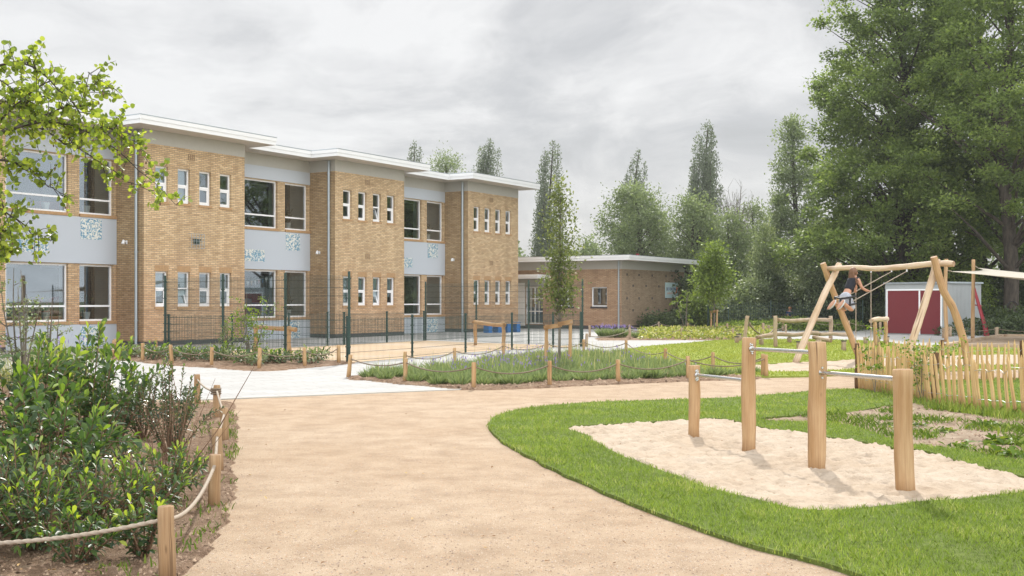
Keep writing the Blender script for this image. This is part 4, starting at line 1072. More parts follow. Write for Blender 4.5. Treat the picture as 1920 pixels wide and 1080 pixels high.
for i, (x, yb, yt, w_) in enumerate(((1381.5,645,632,8),(1385.5,641,627,9),(1498,656,641.5,9.5),(1582,659.5,640,9),(1623,647,632,8.5),(1647,644,630,7),(1664,645,632,6.5))):
    g = G(x, yb); h = (yb-yt)/F*g.y
    t_ = empty('log_stump', g, 0, stl[i], 'stump', 'stumps of the log course')
    lg((0,0,-.1),(0,0,h),w_/2/F*g.y,None,seed=i+20,wob=0).build('stump', M['wood_grey'], t_)
    m = MB(); m.tube([(0,0,h+.001),(0,0,h+.03)], w_/2/F*g.y*1.22, 14)
    if i not in (4,5): m.build('rubber_top', M['darkstump'], t_)
p = empty('rope_bridge', (7.7,38.5,0), 0, 'lone leaning post with a dark rope slung to the log hurdle', 'rope bridge'); o = p.location
lg(Vector((7.95,38.4,-.1))-o, Vector((8.08,38.4,1.02))-o, .064, None, seed=31).build('post', M['wood_grey'], p)
m = MB(); m.tube(sag(Vector((8.12,38.4,.75))-o, Vector((9.6,40.5,.62))-o, .35, 12), .025, 6); m.build('rope', M['rope'], p)
m = MB(); m.tube(sag(Vector((8.12,38.4,.82))-o, Vector((9.6,40.5,.72))-o, .45, 12), .015, 6); m.build('rope', M['rope_pale'], p)
bench = empty('log_bench', G(1649,648), 0, 'pale thick log lying across two leaning posts in front of the shed', 'log bench'); o = bench.location
for (x, yb, yt) in ((1640.5,650,604),(1660,646,602)):
    g = G(x, yb); lg(g-o-Vector((0,0,.1)), g-o+Vector((0,0,(yb-yt)/F*g.y)), .07, .065, 'wood_new', seed=int(x)).build('post', M['wood_stake'], bench)
lg(Vector((PX(1633,37.2),37.2,.86))-o, Vector((PX(1663,39),39,.90))-o, .075, .085, seed=36, wob=.03).build('crossbar', M['wood_pale'], bench)

# frames inside the court
def goal(label, a, b, h, ext, seed):
    r_ = empty('log_gate', a, 0, label, 'log gate'); d = (b-a).normalized()
    lg((0,0,-.1),(0,0,h),.06,None,seed=seed).build('post', M['wood_stake'], r_)
    lg(b-a-Vector((0,0,.1)),b-a+Vector((0,0,h)),.06,None,seed=seed+1).build('post', M['wood_stake'], r_)
    lg(-d*ext[0]+Vector((0,0,h-.07)), b-a+d*ext[1]+Vector((0,0,h-.10)), .06, .068, seed=seed+2).build('crossbar', M['wood_stake'], r_)
goal('waist-high log frame in the court behind the tall fence, near the yellow-tipped shrub', G(479.5,659), G(542.5,663), .80, (.1,.35), 50)
goal('waist-high log frame in the court, in front of the blue bench', G(891,648), G(943.6,655), .87, (.2,.12), 53)

# blue bench
bb = empty('bench', (-1.1,53,0), math.atan2(1.2,1.45), 'long low bench with blue legs by the third bay', 'bench')
for i in range(4):
    m = MB(); m.box((i*.58,0,0),(i*.58+.22,.4,.42)); m.build('leg', M['blue'], bb)
m = MB()
for j in range(3): m.box((-.03,.0+j*.14,.422),(1.99,.12+j*.14,.462))
m.build('seat', M['wood_stake'], bb)
for i in range(2):
    m = MB(); m.box((i*1.74-.02,-.01,.464),(i*1.74+.24,.41,.50)); m.build('end_cap', M['blue'], bb)

# ------------------------------------------------------------------ shed, sail, sandbox, red trestle
sh_d = Vector((-.6,.8,0)); ang = math.atan2(-.8,.6)
shed = empty('storage_shed', (18.93-.6*3.16,48.6+.8*3.16,0), ang, 'grey metal shed with dark red double doors behind the swing', 'shed')
m = MB(); m.box((0,0,-.1),(3.16,.05,2.28)); m.quad([(3.16,.05,-.1),(3.16,2.6,-.1),(3.16,2.6,2.34),(3.16,.05,2.28)]); m.quad([(0,2.6,-.1),(0,.05,-.1),(0,.05,2.28),(0,2.6,2.34)]); m.quad([(3.16,2.6,-.1),(0,2.6,-.1),(0,2.6,2.34),(3.16,2.6,2.34)])
for i in range(24): m.box((3.16, .10+i*.104, 0),(3.172,.14+i*.104,2.26))
m.build('wall', M['shedgrey'], shed)
m = MB(); m.box((-.06,-.06,2.285),(3.24,2.66,2.36)); m.build('roof', M['zinc'], shed)
for x0, x1 in ((.16,1.74),(1.82,2.80)):
    m = MB(); m.box((x0,-.03,.06),(x1,-.004,1.98)); dd = m.build('door', M['shedred'], shed)
m = MB(); m.box((.09,-.045,.03),(.155,-.003,2.05)); m.box((2.81,-.045,.03),(2.87,-.003,2.05)); m.box((.155,-.045,1.985),(2.81,-.003,2.05)); m.box((1.745,-.045,.03),(1.815,-.003,1.98)); m.build('door_frame', M['white'], shed)
# sail poles and sail
def pole(label, x, yb, yt, seed):
    g = G(x, yb); r_ = log((0,0,-.1),(.02,0,(HZ-yt)/F*g.y+HC),.075,.068,.05,14,None,seed).build('sail_pole', M['wood_new'])
    r_.location = g; return tag(r_, label, 'pole', 'poles of the shade sail')
pole('crooked wooden sail pole in front of the shed doors, left of its pair', 1773.5, 641, 485.5, 60)
pole('crooked wooden sail pole at the right edge of the shed', 1824, 637, 486.5, 61)
sc = [Vector((PX(1784,41.5),41.5,PZ(508.5,41.5))), Vector((PX(1833,44),44,PZ(502,44))), Vector((24.5,43,2.45)), Vector((22.0,37.5,2.05))]
N_ = 18; V = []; 
for i in range(N_+1):
    for j in range(N_+1):
        a, b_ = i/N_, j/N_
        inn = .10
        a2 = a+ (a-.5)*-2*inn*math.sin(math.pi*b_)*0.9; b2 = b_+(b_-.5)*-2*inn*math.sin(math.pi*a)*0.9
        p_ = (sc[0]*(1-a2)+sc[1]*a2)*(1-b2)+(sc[3]*(1-a2)+sc[2]*a2)*b2
        p_.z -= .40*math.sin(math.pi*a)*math.sin(math.pi*b_)*.5+.10*math.sin(math.pi*b_)
        V.append(tuple(p_))
sl = bpy.data.meshes.new('shade_sail')
sl.from_pydata(V, [], [(i*(N_+1)+j, i*(N_+1)+j+1, (i+1)*(N_+1)+j+1, (i+1)*(N_+1)+j) for i in range(N_) for j in range(N_)])
sl.polygons.foreach_set('use_smooth', [True]*len(sl.polygons))
so_ = link('shade_sail', sl, None, M['sail']); tag(so_, 'taut beige shade sail stretched from the wooden poles at the right edge', 'shade sail')
md = so_.modifiers.new('thick', 'SOLIDIFY'); md.thickness = .02
for a_, b_ in ((sc[0], Vector((PX(1775,41.8),41.9,PZ(507,41.8)))), (sc[1], Vector((PX(1825,44.2),44.2,PZ(497,44.2))))):
    m = MB(); m.tube([a_, b_], .02, 6); m.build('sail_cord', M['rope_pale'], so_)
for a_ in (Vector((22.2,37.3,0)), Vector((24.8,43.2,0))):   # the two poles out of frame that hold the other corners
    g = log((0,0,-.1),(0,0,3.1),.13,.12,.03,12,None,64).build('sail_pole', M['wood_new']); g.location = a_
    tag(g, 'wooden sail pole standing beyond the right edge of the sandbox', 'pole', 'poles of the shade sail beyond the sandbox')
sb = empty('sandbox', G(1877,633), 0, 'timber-edged sandbox with a dark inner edge under the shade sail', 'sandbox'); o = sb.location
cs = [G(1815,643.5), G(1877,632.5), G(2120,632.5), G(2200,652), G(1770,652)]
for i in range(5):
    a_, b_ = cs[i]-o, cs[(i+1) % 5]-o
    m = MB(); m.bar(a_+Vector((0,0,.06)), b_+Vector((0,0,.06)), .22, .14); m.build('edge_board', M['wood_grey'], sb)
m = MB(); m.quad([(c-o)+Vector((0,0,.045)) for c in cs]); m.build('sand_fill', M['sandy_soil'], sb)
rt = empty('red_trestle', (PX(1850,48.3),48.3,0), 0, 'pair of leaning dark red bars beside the shed', 'trestle')
m = MB(); m.bar((-.48,.2,2.1),(-.08,.1,.45),.075); m.build('bar', M['red'], rt)
m = MB(); m.bar((-.42,.3,2.1),(.12,.4,.45),.075); m.build('bar', M['red'], rt)
m = MB(); m.bar((-.46,.2,1.35),(-.1,.3,1.3),.05); m.build('bar', M['red'], rt)
m = MB(); m.bar((-.08,.1,.45),(.0,.1,-.1),.1); m.bar((.12,.4,.45),(.25,.4,-.1),.1); m.build('leg', M['red'], rt)
# ------------------------------------------------------------------ grass
def in_view(X, Y, mx=1.15):
    return (np.abs(X) < Y*.457*mx+.6) & (Y > 5.0)
def grass(name, poly, holes, z, mat, dens, Lm, Wm, ybands, rng, kind='stuff', lean=.5, patchy=0.0, keep_edge=False):
    Vs, Rs = [], []
    for (y0, y1, d, wm) in ybands:
        xs = [p[0] for p in poly]; ys = [p[1] for p in poly]
        a0, a1 = max(min(xs), -y1*.55), min(max(xs), y1*.55); b0, b1 = max(min(ys), y0), min(max(ys), y1)
        if a1 <= a0 or b1 <= b0: continue
        n = int((a1-a0)*(b1-b0)*d*dens)
        X = rng.uniform(a0, a1, n); Y = rng.uniform(b0, b1, n)
        ok = inside(poly, X, Y) & in_view(X, Y)
        for h in holes: ok &= ~inside(h, X, Y)
        X, Y = X[ok]+rng.normal(0,.018,ok.sum()), Y[ok]+rng.normal(0,.018,ok.sum()); n = len(X)
        if patchy:
            g = np.array([noise.noise(Vector((x*1.3, y*1.3, 5))) for x, y in zip(X, Y)])
            k = g > (patchy-.5)*.6; X, Y = X[k], Y[k]; n = len(X)
        if not n: continue
        cl = np.array([noise.noise(Vector((x*1.7, y*1.7, 2)))+.6*noise.noise(Vector((x*6, y*6, 4))) for x, y in zip(X, Y)])*1.5
        L = Lm*rng.uniform(.45, 1.35, n)*(1+.30*cl); W = Wm*wm*rng.uniform(.7, 1.3, n)
        th = rng.uniform(0, 2*np.pi, n); ln = rng.uniform(.05, lean, n)*L; al = rng.uniform(0, 2*np.pi, n)
        B = np.stack([X, Y, np.full(n, z-.012)], 1)
        sd = np.stack([np.cos(th), np.sin(th), np.zeros(n)], 1)*W[:,None]/2
        mid = B+np.stack([np.cos(al)*ln*.35, np.sin(al)*ln*.35, L*.6], 1)
        tip = B+np.stack([np.cos(al)*ln, np.sin(al)*ln, L], 1)
        V = np.stack([B-sd, B+sd, mid+sd*.8, tip, mid-sd*.8], 1)
        Vs.append(V.reshape(-1,3)); Rs.append(np.clip(rng.normal(.5, .22, n)+.30*cl, 0, 1))
    o = fast_mesh(name, np.concatenate(Vs), 5, np.concatenate(Rs), mat)
    if kind: o['kind'] = kind
    return o
rg = np.random.default_rng(5)
grass('lawn_grass', lawn1, (pit, patch), .03, M['grass'], 1.0, .038, .0050, [(5,9,4600,1),(9,12,3400,1.15),(12,16,2000,1.5),(16,22.5,1000,2.2)], rg, lean=.9)
grass('far_lawn_grass', lawn2, (spit,), .035, M['grass_far'], 1.0, .045, .008, [(21,30,420,2.2),(30,45,240,3.2)], rg)
wp = [(-3.2,6.0),(-2.4,6.0)]+[(p.x,p.y) for p in P_([(395,1015),(428,960),(442,895),(447,835),(436,775),(424,762),(418,790),(424,850),(418,930),(385,985),(350,1040)])]
grass('edge_weeds', wp, (), .015, M['weed'], 1.0, .045, .008, [(5,20,620,1.2)], rg, lean=1.2, patchy=.5)
grass('bed_weeds', bedL, (), .04, M['weed'], 1.0, .05, .009, [(5,17,130,1.3)], rg, lean=1.3, patchy=.6)
grass('soil_weeds', patch, (), .03, M['weed'], 1.0, .065, .011, [(9,20,560,1.2)], rg, lean=1.6, patchy=.5)
grass('picket_foot_grass', [(p.x,p.y) for p in P_([(1620,731),(1746,770),(1930,800),(1930,782),(1750,752),(1650,728)])], (), .04, M['grass'], 1.0, .11, .007, [(12,21,700,1.2)], rg, lean=.9)

def scatter_stones(name, n, region, size, mats, rng, z=.0):
    xs, ys = region; Y = 1/rng.uniform(1/ys[1], 1/ys[0], n); X = rng.uniform(-.5, .5, n)*Y*.95
    ok = (X > xs[0]) & (X < xs[1]) & ~inside(lawn1, X, Y) & ~inside(bedL, X, Y) & ~inside(paveo, X, Y) & ~inside(bedV, X, Y)
    X, Y = X[ok], Y[ok]; n = len(X); s = size*rng.uniform(.4, 1.4, n)
    c = np.stack([X, Y, s*.2+z], 1)
    e = np.array([[1,0,0],[0,1,0],[-1,0,0],[0,-1,0],[0,0,.7]])
    th = rng.uniform(0, 6.28, n); V = np.repeat(c[:,None,:], 5, 1).copy()
    for k in range(5):
        ex = e[k][0]*np.cos(th)-e[k][1]*np.sin(th); ey = e[k][0]*np.sin(th)+e[k][1]*np.cos(th)
        V[:,k,0] += ex*s; V[:,k,1] += ey*s*rng.uniform(.6,1,n); V[:,k,2] += e[k][2]*s
    i = np.arange(n)[:,None]*5
    f = np.concatenate([i+np.array([[0,1,4]]), i+np.array([[1,2,4]]), i+np.array([[2,3,4]]), i+np.array([[3,0,4]])], 1).reshape(-1,3)
    o = fast_mesh(name, V.reshape(-1,3), 3, np.repeat(rng.random(n), 4), mats, None, None, f); o['kind'] = 'stuff'
stm, nt = newmat('path_pebbles'); t = NT(nt)
a = t.n('ShaderNodeAttribute', attribute_name='rnd').outputs['Fac']
t.out(t.princ(t.ramp(a, [(0,(.16,.10,.07)),(.3,(.36,.26,.18)),(.6,(.44,.34,.25)),(.85,(.50,.41,.33)),(1,(.40,.22,.12))]), .9))
scatter_stones('loose_pebbles', 20000, ((-3.2, 9), (5.6, 22)), .0052, stm, rg)
def clods(name, poly, n, size, mat, rng, z, yw=True):
    xs = [p[0] for p in poly]; ys = [p[1] for p in poly]; y0 = max(min(ys), 5.5)
    Y = 1/rng.uniform(1/max(ys), 1/y0, n) if yw else rng.uniform(min(ys), max(ys), n); X = rng.uniform(min(xs), max(xs), n)
    ok = inside(poly, X, Y) & in_view(X, Y); X, Y = X[ok], Y[ok]; n = len(X); s = size*rng.uniform(.3,1.5,n)
    base = np.array([[1,0,0],[.3,.9,0],[-.8,.5,0],[-.8,-.5,0],[.3,-.9,0],[.1,.1,.8]]); Z = np.array([soilz(a, b) for a, b in zip(X, Y)])+z
    th = rng.uniform(0,6.28,n); V = np.zeros((n,6,3))
    for k in range(6):
        j = rng.uniform(.6,1.3,n)
        V[:,k,0] = X+s*j*(base[k][0]*np.cos(th)-base[k][1]*np.sin(th)); V[:,k,1] = Y+s*j*(base[k][0]*np.sin(th)+base[k][1]*np.cos(th)); V[:,k,2] = Z+s*j*base[k][2]-(.003 if k < 5 else 0)
    i = np.arange(n)[:,None]*6
    f = np.concatenate([i+np.array([[k,(k+1)%5,5]]) for k in range(5)],1).reshape(-1,3)
    o = fast_mesh(name, V.reshape(-1,3), 3, np.repeat(rng.random(n),5), mat, None, None, f); o['kind'] = 'stuff'
clm, nt = newmat('soil_clod'); t = NT(nt)
a = t.n('ShaderNodeAttribute', attribute_name='rnd').outputs['Fac']
t.out(t.princ(t.ramp(a, [(0,(.13,.08,.05)),(.5,(.25,.165,.11)),(1,(.40,.29,.20))]), .95))
clods('soil_clods', bedL, 20000, .011, clm, rg, .022)
clods('bed_soil_clods', bedV, 4000, .03, clm, rg, .03, False)
clods('patch_clods', patch, 3500, .018, clm, rg, .012)
# dry leaves blown over path and soil
n_ = 420; Y = 1/rg.uniform(1/16, 1/6, n_); X = rg.uniform(-.46,.46,n_)*Y; ok = ~inside(lawn1, X, Y) & ((rg.random(n_) < .3) | inside(bedL, X, Y)); X, Y = X[ok], Y[ok]; n_ = len(X)
D = np.stack([rg.normal(size=n_), rg.normal(size=n_), rg.uniform(0,.25,n_)],1)
drm, nt = newmat('dry_leaf'); t = NT(nt); a = t.n('ShaderNodeAttribute', attribute_name='rnd').outputs['Fac']
t.out(t.princ(t.ramp(a, [(0,(.16,.08,.03)),(.6,(.36,.21,.08)),(1,(.50,.36,.14))]), .8))
o_ = leaves('dry_leaves', np.stack([X,Y,np.where(inside(bedL,X,Y),.045,.010)],1), D, rg.uniform(.02,.045,n_), rg.uniform(.012,.022,n_), rg.random(n_), drm, rg, None, None, .25, 2.0); o_['kind'] = 'stuff'

# ------------------------------------------------------------------ shrubs
def shrub(name, label, cat, x, y, h, r, nst, per, Ll, Lw, mat, seed, group=None, stemr=.008, spread=1.0, tipbright=.35, fold=.18, z=.02, low=.12, flare=.5, kind=None, droop=.15, stem_mat=None):
    rng = np.random.default_rng(seed); root = empty(name, (x, y, z), 0, label, cat, group)
    sm = MB(); P, D, Rn = [], [], []
    for i in range(nst):
        a = 2*math.pi*(i*.618+rng.uniform(-.08,.08)); rr = r*math.sqrt(rng.uniform(.02,1)); hh = h*(1-.42*(rr/r)**2)*rng.uniform(.78,1.08)
        b = np.array([math.cos(a)*rr*.15, math.sin(a)*rr*.15, 0]); e = np.array([math.cos(a)*rr*spread, math.sin(a)*rr*spread, hh])
        c = b*.5+e*.5+np.array([math.cos(a)*rr*.12, math.sin(a)*rr*.12, hh*flare*.2])
        pts = [b*(1-t)**2+2*c*t*(1-t)+e*t*t for t in np.linspace(0,1,7)]
        sm.tube(pts, [stemr*(1-.7*t) for t in np.linspace(0,1,7)], 5, False)
        axis = e-c; axis /= np.linalg.norm(axis)
        ns = 1+int(rng.integers(0,3)) if per > 16 else 1
        for q in range(ns):
            if q == 0: o_, ax, ln = None, axis, None
            else:
                ts = rng.uniform(.35,.85); o_ = b*(1-ts)**2+2*c*ts*(1-ts)+e*ts*ts
                ax = axis+rng.normal(size=3)*.6; ax /= np.linalg.norm(ax); ln = h*rng.uniform(.14,.28)
                sm.tube([o_, o_+ax*ln], [stemr*.5, stemr*.25], 4, False)
            k = per if q == 0 else per//2
            for j in range(k):
                t = low+(1-low)*(j+rng.random())/k
                if q == 0: p = b*(1-t)**2+2*c*t*(1-t)+e*t*t
                else: p = o_+ax*ln*t
                th = j*2.4+rng.uniform(-.4,.4); u = np.cross(ax, [.3,.2,1]); u /= np.linalg.norm(u)+1e-9; v_ = np.cross(ax, u)
                d = (u*math.cos(th)+v_*math.sin(th))*(1.05-.75*t**3)+ax*(.25+.9*t**2)
                P.append(p); D.append(d+rng.normal(size=3)*.12)
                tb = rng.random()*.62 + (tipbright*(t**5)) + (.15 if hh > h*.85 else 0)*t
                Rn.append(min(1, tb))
    P, D, Rn = np.array(P), np.array(D), np.array(Rn); n = len(P)
    sc = rng.uniform(.42,1.18,n)
    sm.build('stem', stem_mat or M['twig'], root)
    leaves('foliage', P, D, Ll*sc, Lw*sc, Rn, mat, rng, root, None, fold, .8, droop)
    if kind: root['kind'] = kind
    return root
# left foreground bed
fg = [ # px, base py, height, radius, stems, per stem, leaf len, leaf w, material, label
 (40, 905, 1.22, .62, 26, 30, .115, .042, 'leaf_laurel', 'tall glossy laurel at the left edge behind the low ones'),
 (150, 880, 1.26, .60, 28, 32, .115, .042, 'leaf_laurel', 'tallest broad-leaved laurel, its shoots reaching the school wall'),
 (95, 960, .95, .55, 24, 28, .110, .040, 'leaf_laurel', 'mid-height laurel in front of the tall glossy ones'),
 (215, 835, 1.10, .50, 22, 28, .11, .040, 'leaf_laurel', 'laurel with upright shoots, right of the tallest laurel'),
 (-70, 930, 1.15, .6, 22, 26, .115, .042, 'leaf_laurel', 'tall laurel cut by the left edge of the bed'),
 (320, 855, .92, .40, 24, 44, .058, .022, 'leaf_privet', 'narrow small-leaved evergreen beside the bare twigs'),
 (268, 825, .85, .36, 20, 40, .058, .022, 'leaf_privet', 'small-leaved evergreen between the tall laurels and the bare twigs'),
 (40, 1010, .62, .46, 26, 22, .080, .024, 'leaf_privet', 'greyish narrow-leaved shrub at the left, behind the front row'),
 (255, 985, .50, .40, 26, 22, .070, .021, 'leaf_laurel', 'low lime-tipped laurel in the middle of the front row'),
 (175, 1000, .50, .42, 28, 22, .070, .021, 'leaf_laurel', 'low dense lime-tipped laurel, left in the front row'),
 (70, 1035, .46, .42, 28, 22, .070, .021, 'leaf_laurel', 'low lime-tipped laurel above the long sagging rope'),
 (-20, 1000, .55, .42, 26, 22, .070, .021, 'leaf_laurel', 'low lime-tipped laurel at the very left of the front row'),
 (310, 945, .48, .34, 24, 22, .070, .021, 'leaf_laurel', 'low lime-tipped laurel at the right end of the front row'),
 (270, 1050, .36, .24, 16, 18, .070, .024, 'leaf_laurel', 'smallest low shrub just left of the nearest rope post'),
 (140, 1060, .30, .26, 16, 18, .070, .024, 'leaf_laurel', 'small low shrub under the sagging rope'),
 (165, 930, .60, .42, 22, 20, .08, .026, 'leaf_privet', 'grey-green shrub between the tall laurels and the low front row'),
 (-110, 1060, .5, .45, 22, 20, .08, .026, 'leaf_laurel', 'low laurel past the left edge of the picture'),
]
for i, (px, py, h, r, ns, per, l, w_, mt, lb) in enumerate(fg):
    g = G(px, py)
    shrub('laurel_shrub' if mt == 'leaf_laurel' else 'evergreen_shrub', lb, 'shrub', g.x, g.y, h, r, ns, per, l, w_, M[mt], 100+i, 'shrubs of the near planting bed', tipbright=.62 if h < .7 else .42, low=.15 if h > .8 else .05)
# bare twiggy shrub
tw = empty('twig_shrub', G(330, 905), 0, 'thin bare twigs fanning out above the soil, beside the small-leaved evergreen', 'twiggy shrub')
m = MB(); rr = random.Random(9)
for i in range(20):
    a = rr.uniform(-1,1); L = rr.uniform(.5,1.15); b0 = Vector((rr.uniform(-.12,.12), rr.uniform(-.1,.1), 0)); lean = rr.gauss(0,.22)
    m.tube([b0, b0+Vector((lean*.4*L, rr.uniform(-.05,.05), L*.5)), b0+Vector((lean*L, rr.uniform(-.12,.12), L))], [.0035,.003,.0015], 4, False)
for e in ((.72,.1,1.12),(.64,.15,1.0),(.55,.0,.62)): m.tube([Vector((.02,0,0)), Vector((e[0]*.5,e[1]*.5,e[2]*.42)), Vector(e)], [.005,.003,.001], 4, False)
m.build('twig', M['twig'], tw)
# left small tree with loose shoots, tall grass plumes and purple flowers before the school
def airy(name, label, x, y, h, r, n, l, w_, mat, seed, stems=5, cat='young tree', z0=.25, tr_=.02, zz=0):
    rng = np.random.default_rng(seed); root = empty(name, (x, y, zz), 0, label, cat); sm = MB(); P, D = [], []
    for i in range(stems):
        a = rng.uniform(0,6.28); e = np.array([math.cos(a)*r*rng.uniform(.1,.7), math.sin(a)*r*rng.uniform(.1,.7), h*rng.uniform(.75,1)])
        pts = [np.array([0,0,0])*(1-t)+e*t+np.array([math.sin(t*5+i)*.05*r, math.cos(t*4+i)*.05*r, 0])*t for t in np.linspace(0,1,9)]
        sm.tube(pts, [tr_*(1-.8*t) for t in np.linspace(0,1,9)], 6, False)
        for q in range(max(4, int(n/stems/14))):
            t = rng.uniform(z0, 1); b = pts[int(t*8)]; an = rng.uniform(0,6.28)
            ln = r*rng.uniform(.35,.95)*(1.05-.5*t); d = np.array([math.cos(an), math.sin(an), rng.uniform(.1,.9)]); d /= np.linalg.norm(d)
            tip = b+d*ln; tip2 = tip+np.array([0,0,-.12*ln])
            sm.tube([b, b+d*ln*.5, tip2], [tr_*.3, tr_*.2, tr_*.08], 4, False)
            for _ in range(14):
                u = rng.uniform(.25,1.05); P.append(b*(1-u)+tip2*u+rng.normal(size=3)*.03*r); D.append(d*.5+rng.normal(size=3)*.8)
    P, D = np.array(P), np.array(D); k = len(P)
    sm.build('trunk', M['bark_light'], root)
    leaves('crown', P, D, l*rng.uniform(.6,1.2,k), w_*rng.uniform(.6,1.2,k), np.clip(rng.random(k)*.8+.25*P[:,2]/h*rng.random(k),0,1), M[mat], rng, root, None, .12, .4, .1)
    return root
g = G(55, 668+15)
airy('young_tree', 'loose many-stemmed young tree before the lower school windows at the left edge', PX(40,15.5), 15.5, 2.0, .62, 1000, .05, .03, 'leaf_pale', 31, 7)
airy('young_tree', 'thin open shrub with small leaves right of the left-edge young tree', PX(95,17), 17, 1.6, .45, 420, .045, .028, 'leaf_pale', 32, 4)
def plumes(label, x, y, h, r, n, mat, seed, name='ornamental_grass', cat='grass clump', flower=None, fl_n=0, lw=.012):
    rng = np.random.default_rng(seed); root = empty(name, (x, y, .02), 0, label, cat)
    a = rng.uniform(0,6.28,n); rr = r*np.sqrt(rng.random(n)); B = np.stack([np.cos(a)*rr*.4, np.sin(a)*rr*.4, np.zeros(n)],1)
    D = np.stack([np.cos(a)*rr, np.sin(a)*rr, np.full(n, h)],1)+rng.normal(size=(n,3))*h*.08
    leaves('blades', B, D, np.linalg.norm(D,axis=1)*rng.uniform(.6,1.05,n), lw, rng.random(n), M[mat], rng, root)
    if flower:
        k = fl_n; i = rng.integers(0, n, k); T = B[i]+D[i]*rng.uniform(.9,1.1,(k,1))
        leaves('flower_spikes', T, np.tile([0,0,1.],(k,1))+rng.normal(size=(k,3))*.15, .09, .028, rng.random(k), M[flower], rng, root)
    return root
for i, (px, Y, h, r, lb) in enumerate(((60,20,.75,.35,'feathery grass clump nearest the left edge, before the rendered wall'),(90,20.5,.85,.35,'feathery grass clump with pale plumes, second from the left edge'),(118,20,.7,.3,'feathery grass clump with purple flower heads beside it'),(143,20.6,.6,.3,'smallest feathery grass clump, right of the purple flowers'),(25,19,.65,.3,'feathery grass clump under the left-edge young tree'))):
    plumes(lb, PX(px, Y), Y, h, r, 170, 'plume', 60+i, flower='purple' if i in (0,2) else None, fl_n=16)
bedS = smooth_poly([Vector((PX(-120,22),22.5,0)), Vector((PX(165,22),22.3,0)), Vector((PX(172,18.5),18.5,0)), Vector((PX(-140,18),18,0))], .5, .1, 33)
sheet('grass_bed', bedS, M['soil'], .02)

# laurel bed shrubs: many alike, side by side
rr = random.Random(4)
lab_l = 'low laurel in the row between the rope posts and the tall mesh fence'
protoL = None
for i in range(23):
    px = 222+i*17.2; base = np.interp(px, [205,267,323,396,485,572,640],[670,675,680,684,689,683,676])-rr.uniform(0,9)
    if px > 560: base = np.interp(px,[560,640],[686,679])-rr.uniform(0,4)
    g = G(px, base)
    if i < 4: protoL = [] if i == 0 else protoL; o_ = shrub('low_laurel', lab_l, 'shrub', g.x, g.y, .34, .33, 15, 9, .13, .05, M['leaf_pale'] if i % 2 else M['leaf_laurel'], 200+i, 'low laurels behind the rope posts', tipbright=.5, low=.2, stemr=.006, fold=.1, z=.03); protoL.append(o_)
    else:
        o_ = copy_tree(protoL[i % 4]); o_.location = (g.x, g.y, .03); o_.rotation_euler.z = rr.uniform(0,6.28); s_ = rr.uniform(.8,1.2); o_.scale = (s_,s_,s_*rr.uniform(.85,1.15))
# lavender
def lav_clump(rng, n=60, h=.26, r=.17):
    a = rng.uniform(0,6.28,n); rr_ = np.sqrt(rng.random(n)); B = np.stack([np.cos(a)*rr_*r*.5, np.sin(a)*rr_*r*.5, np.zeros(n)],1)
    D = np.stack([np.cos(a)*rr_*r*1.1, np.sin(a)*rr_*r*1.1, h*(1-.35*rr_**2)],1)+rng.normal(size=(n,3))*.02
    return B, D
protoV = []
def lav_one(seed, g, fl):
    rng = np.random.default_rng(seed); root = empty('lavender_plant', g, 0, 'small rounded grey-green lavender in the front row along the bare soil edge', 'lavender', 'front row of lavender plants')
    B, D = lav_clump(rng, 150, .20, .16)
    leaves('foliage', B, D, np.linalg.norm(D,axis=1)*rng.uniform(.7,1.1,len(B)), .016, rng.random(len(B)), M['lavender'], rng, root)
    return root
fp = [(690,712),(703,709),(722,716),(740,712),(778,721),(800,720),(820,725),(843,724),(862,727),(908,726),(932,725),(960,726),(990,723),(1012,721),(1052,721),(1075,719),(1098,720),(1122,717),(1140,716),(1180,716),(1202,714),(1225,714),(1250,712),(1273,711),(1310,711),(1338,709),(1362,708),(1390,706),(1412,705)]
for i, (px, py) in enumerate(fp):
    g = G(px, py-3)
    if i < 4: protoV.append(lav_one(300+i, g, i % 2))
    else:
        o_ = copy_tree(protoV[i % 4]); o_.location = g; o_.rotation_euler.z = rr.uniform(0,6.28); s_ = rr.uniform(.9,1.35); o_.scale = (s_,s_,s_)
rng = np.random.default_rng(77)
bx = [p.x for p in bedV]; by = [p.y for p in bedV]
X = rng.uniform(min(bx), max(bx), 2600); Y = rng.uniform(min(by), max(by), 2600)
ok = inside(bedV, X, Y)
fl_ = np.array([[G(p[0], p[1]-3).x, G(p[0], p[1]-3).y] for p in fp])
front = np.interp(X, fl_[:,0], fl_[:,1])
ok &= (Y > front+.45); X, Y = X[ok][:430], Y[ok][:430]
Bs, Ds, Fp, Hs = [], [], [], []
for x, y in zip(X, Y):
    hh = rng.uniform(.17,.32); B, D = lav_clump(rng, 70, hh, .2); B[:,0] += x; B[:,1] += y; Bs.append(B); Ds.append(D)
    if rng.random() < (.6 if (-1.6 < x < 1.0 and y > 22.5) else .15):
        k = rng.integers(2,6); i = rng.integers(0, len(B), k); Fp.append(B[i]+D[i]*rng.uniform(1.0,1.3,(k,1)))
B, D = np.concatenate(Bs), np.concatenate(Ds)
o_ = leaves('lavender_planting', B, D, np.linalg.norm(D,axis=1)*rng.uniform(.6,1.15,len(B)), .017, rng.random(len(B)), M['lavender'], rng); o_['kind'] = 'stuff'
Fp = np.concatenate(Fp); o_ = leaves('lavender_flowers', Fp, np.tile([0,0,1.],(len(Fp),1))+rng.normal(size=(len(Fp),3))*.2, .06, .026, rng.random(len(Fp)), M['purple'], rng); o_['kind'] = 'stuff'
n = 260; X = rng.uniform(-3,5,n*4); Y = rng.uniform(22,32,n*4); ok = inside(bedV, X, Y); X, Y = X[ok], Y[ok]; n = len(X)
D = np.stack([rng.normal(size=n)*.12, rng.normal(size=n)*.12, np.ones(n)],1)
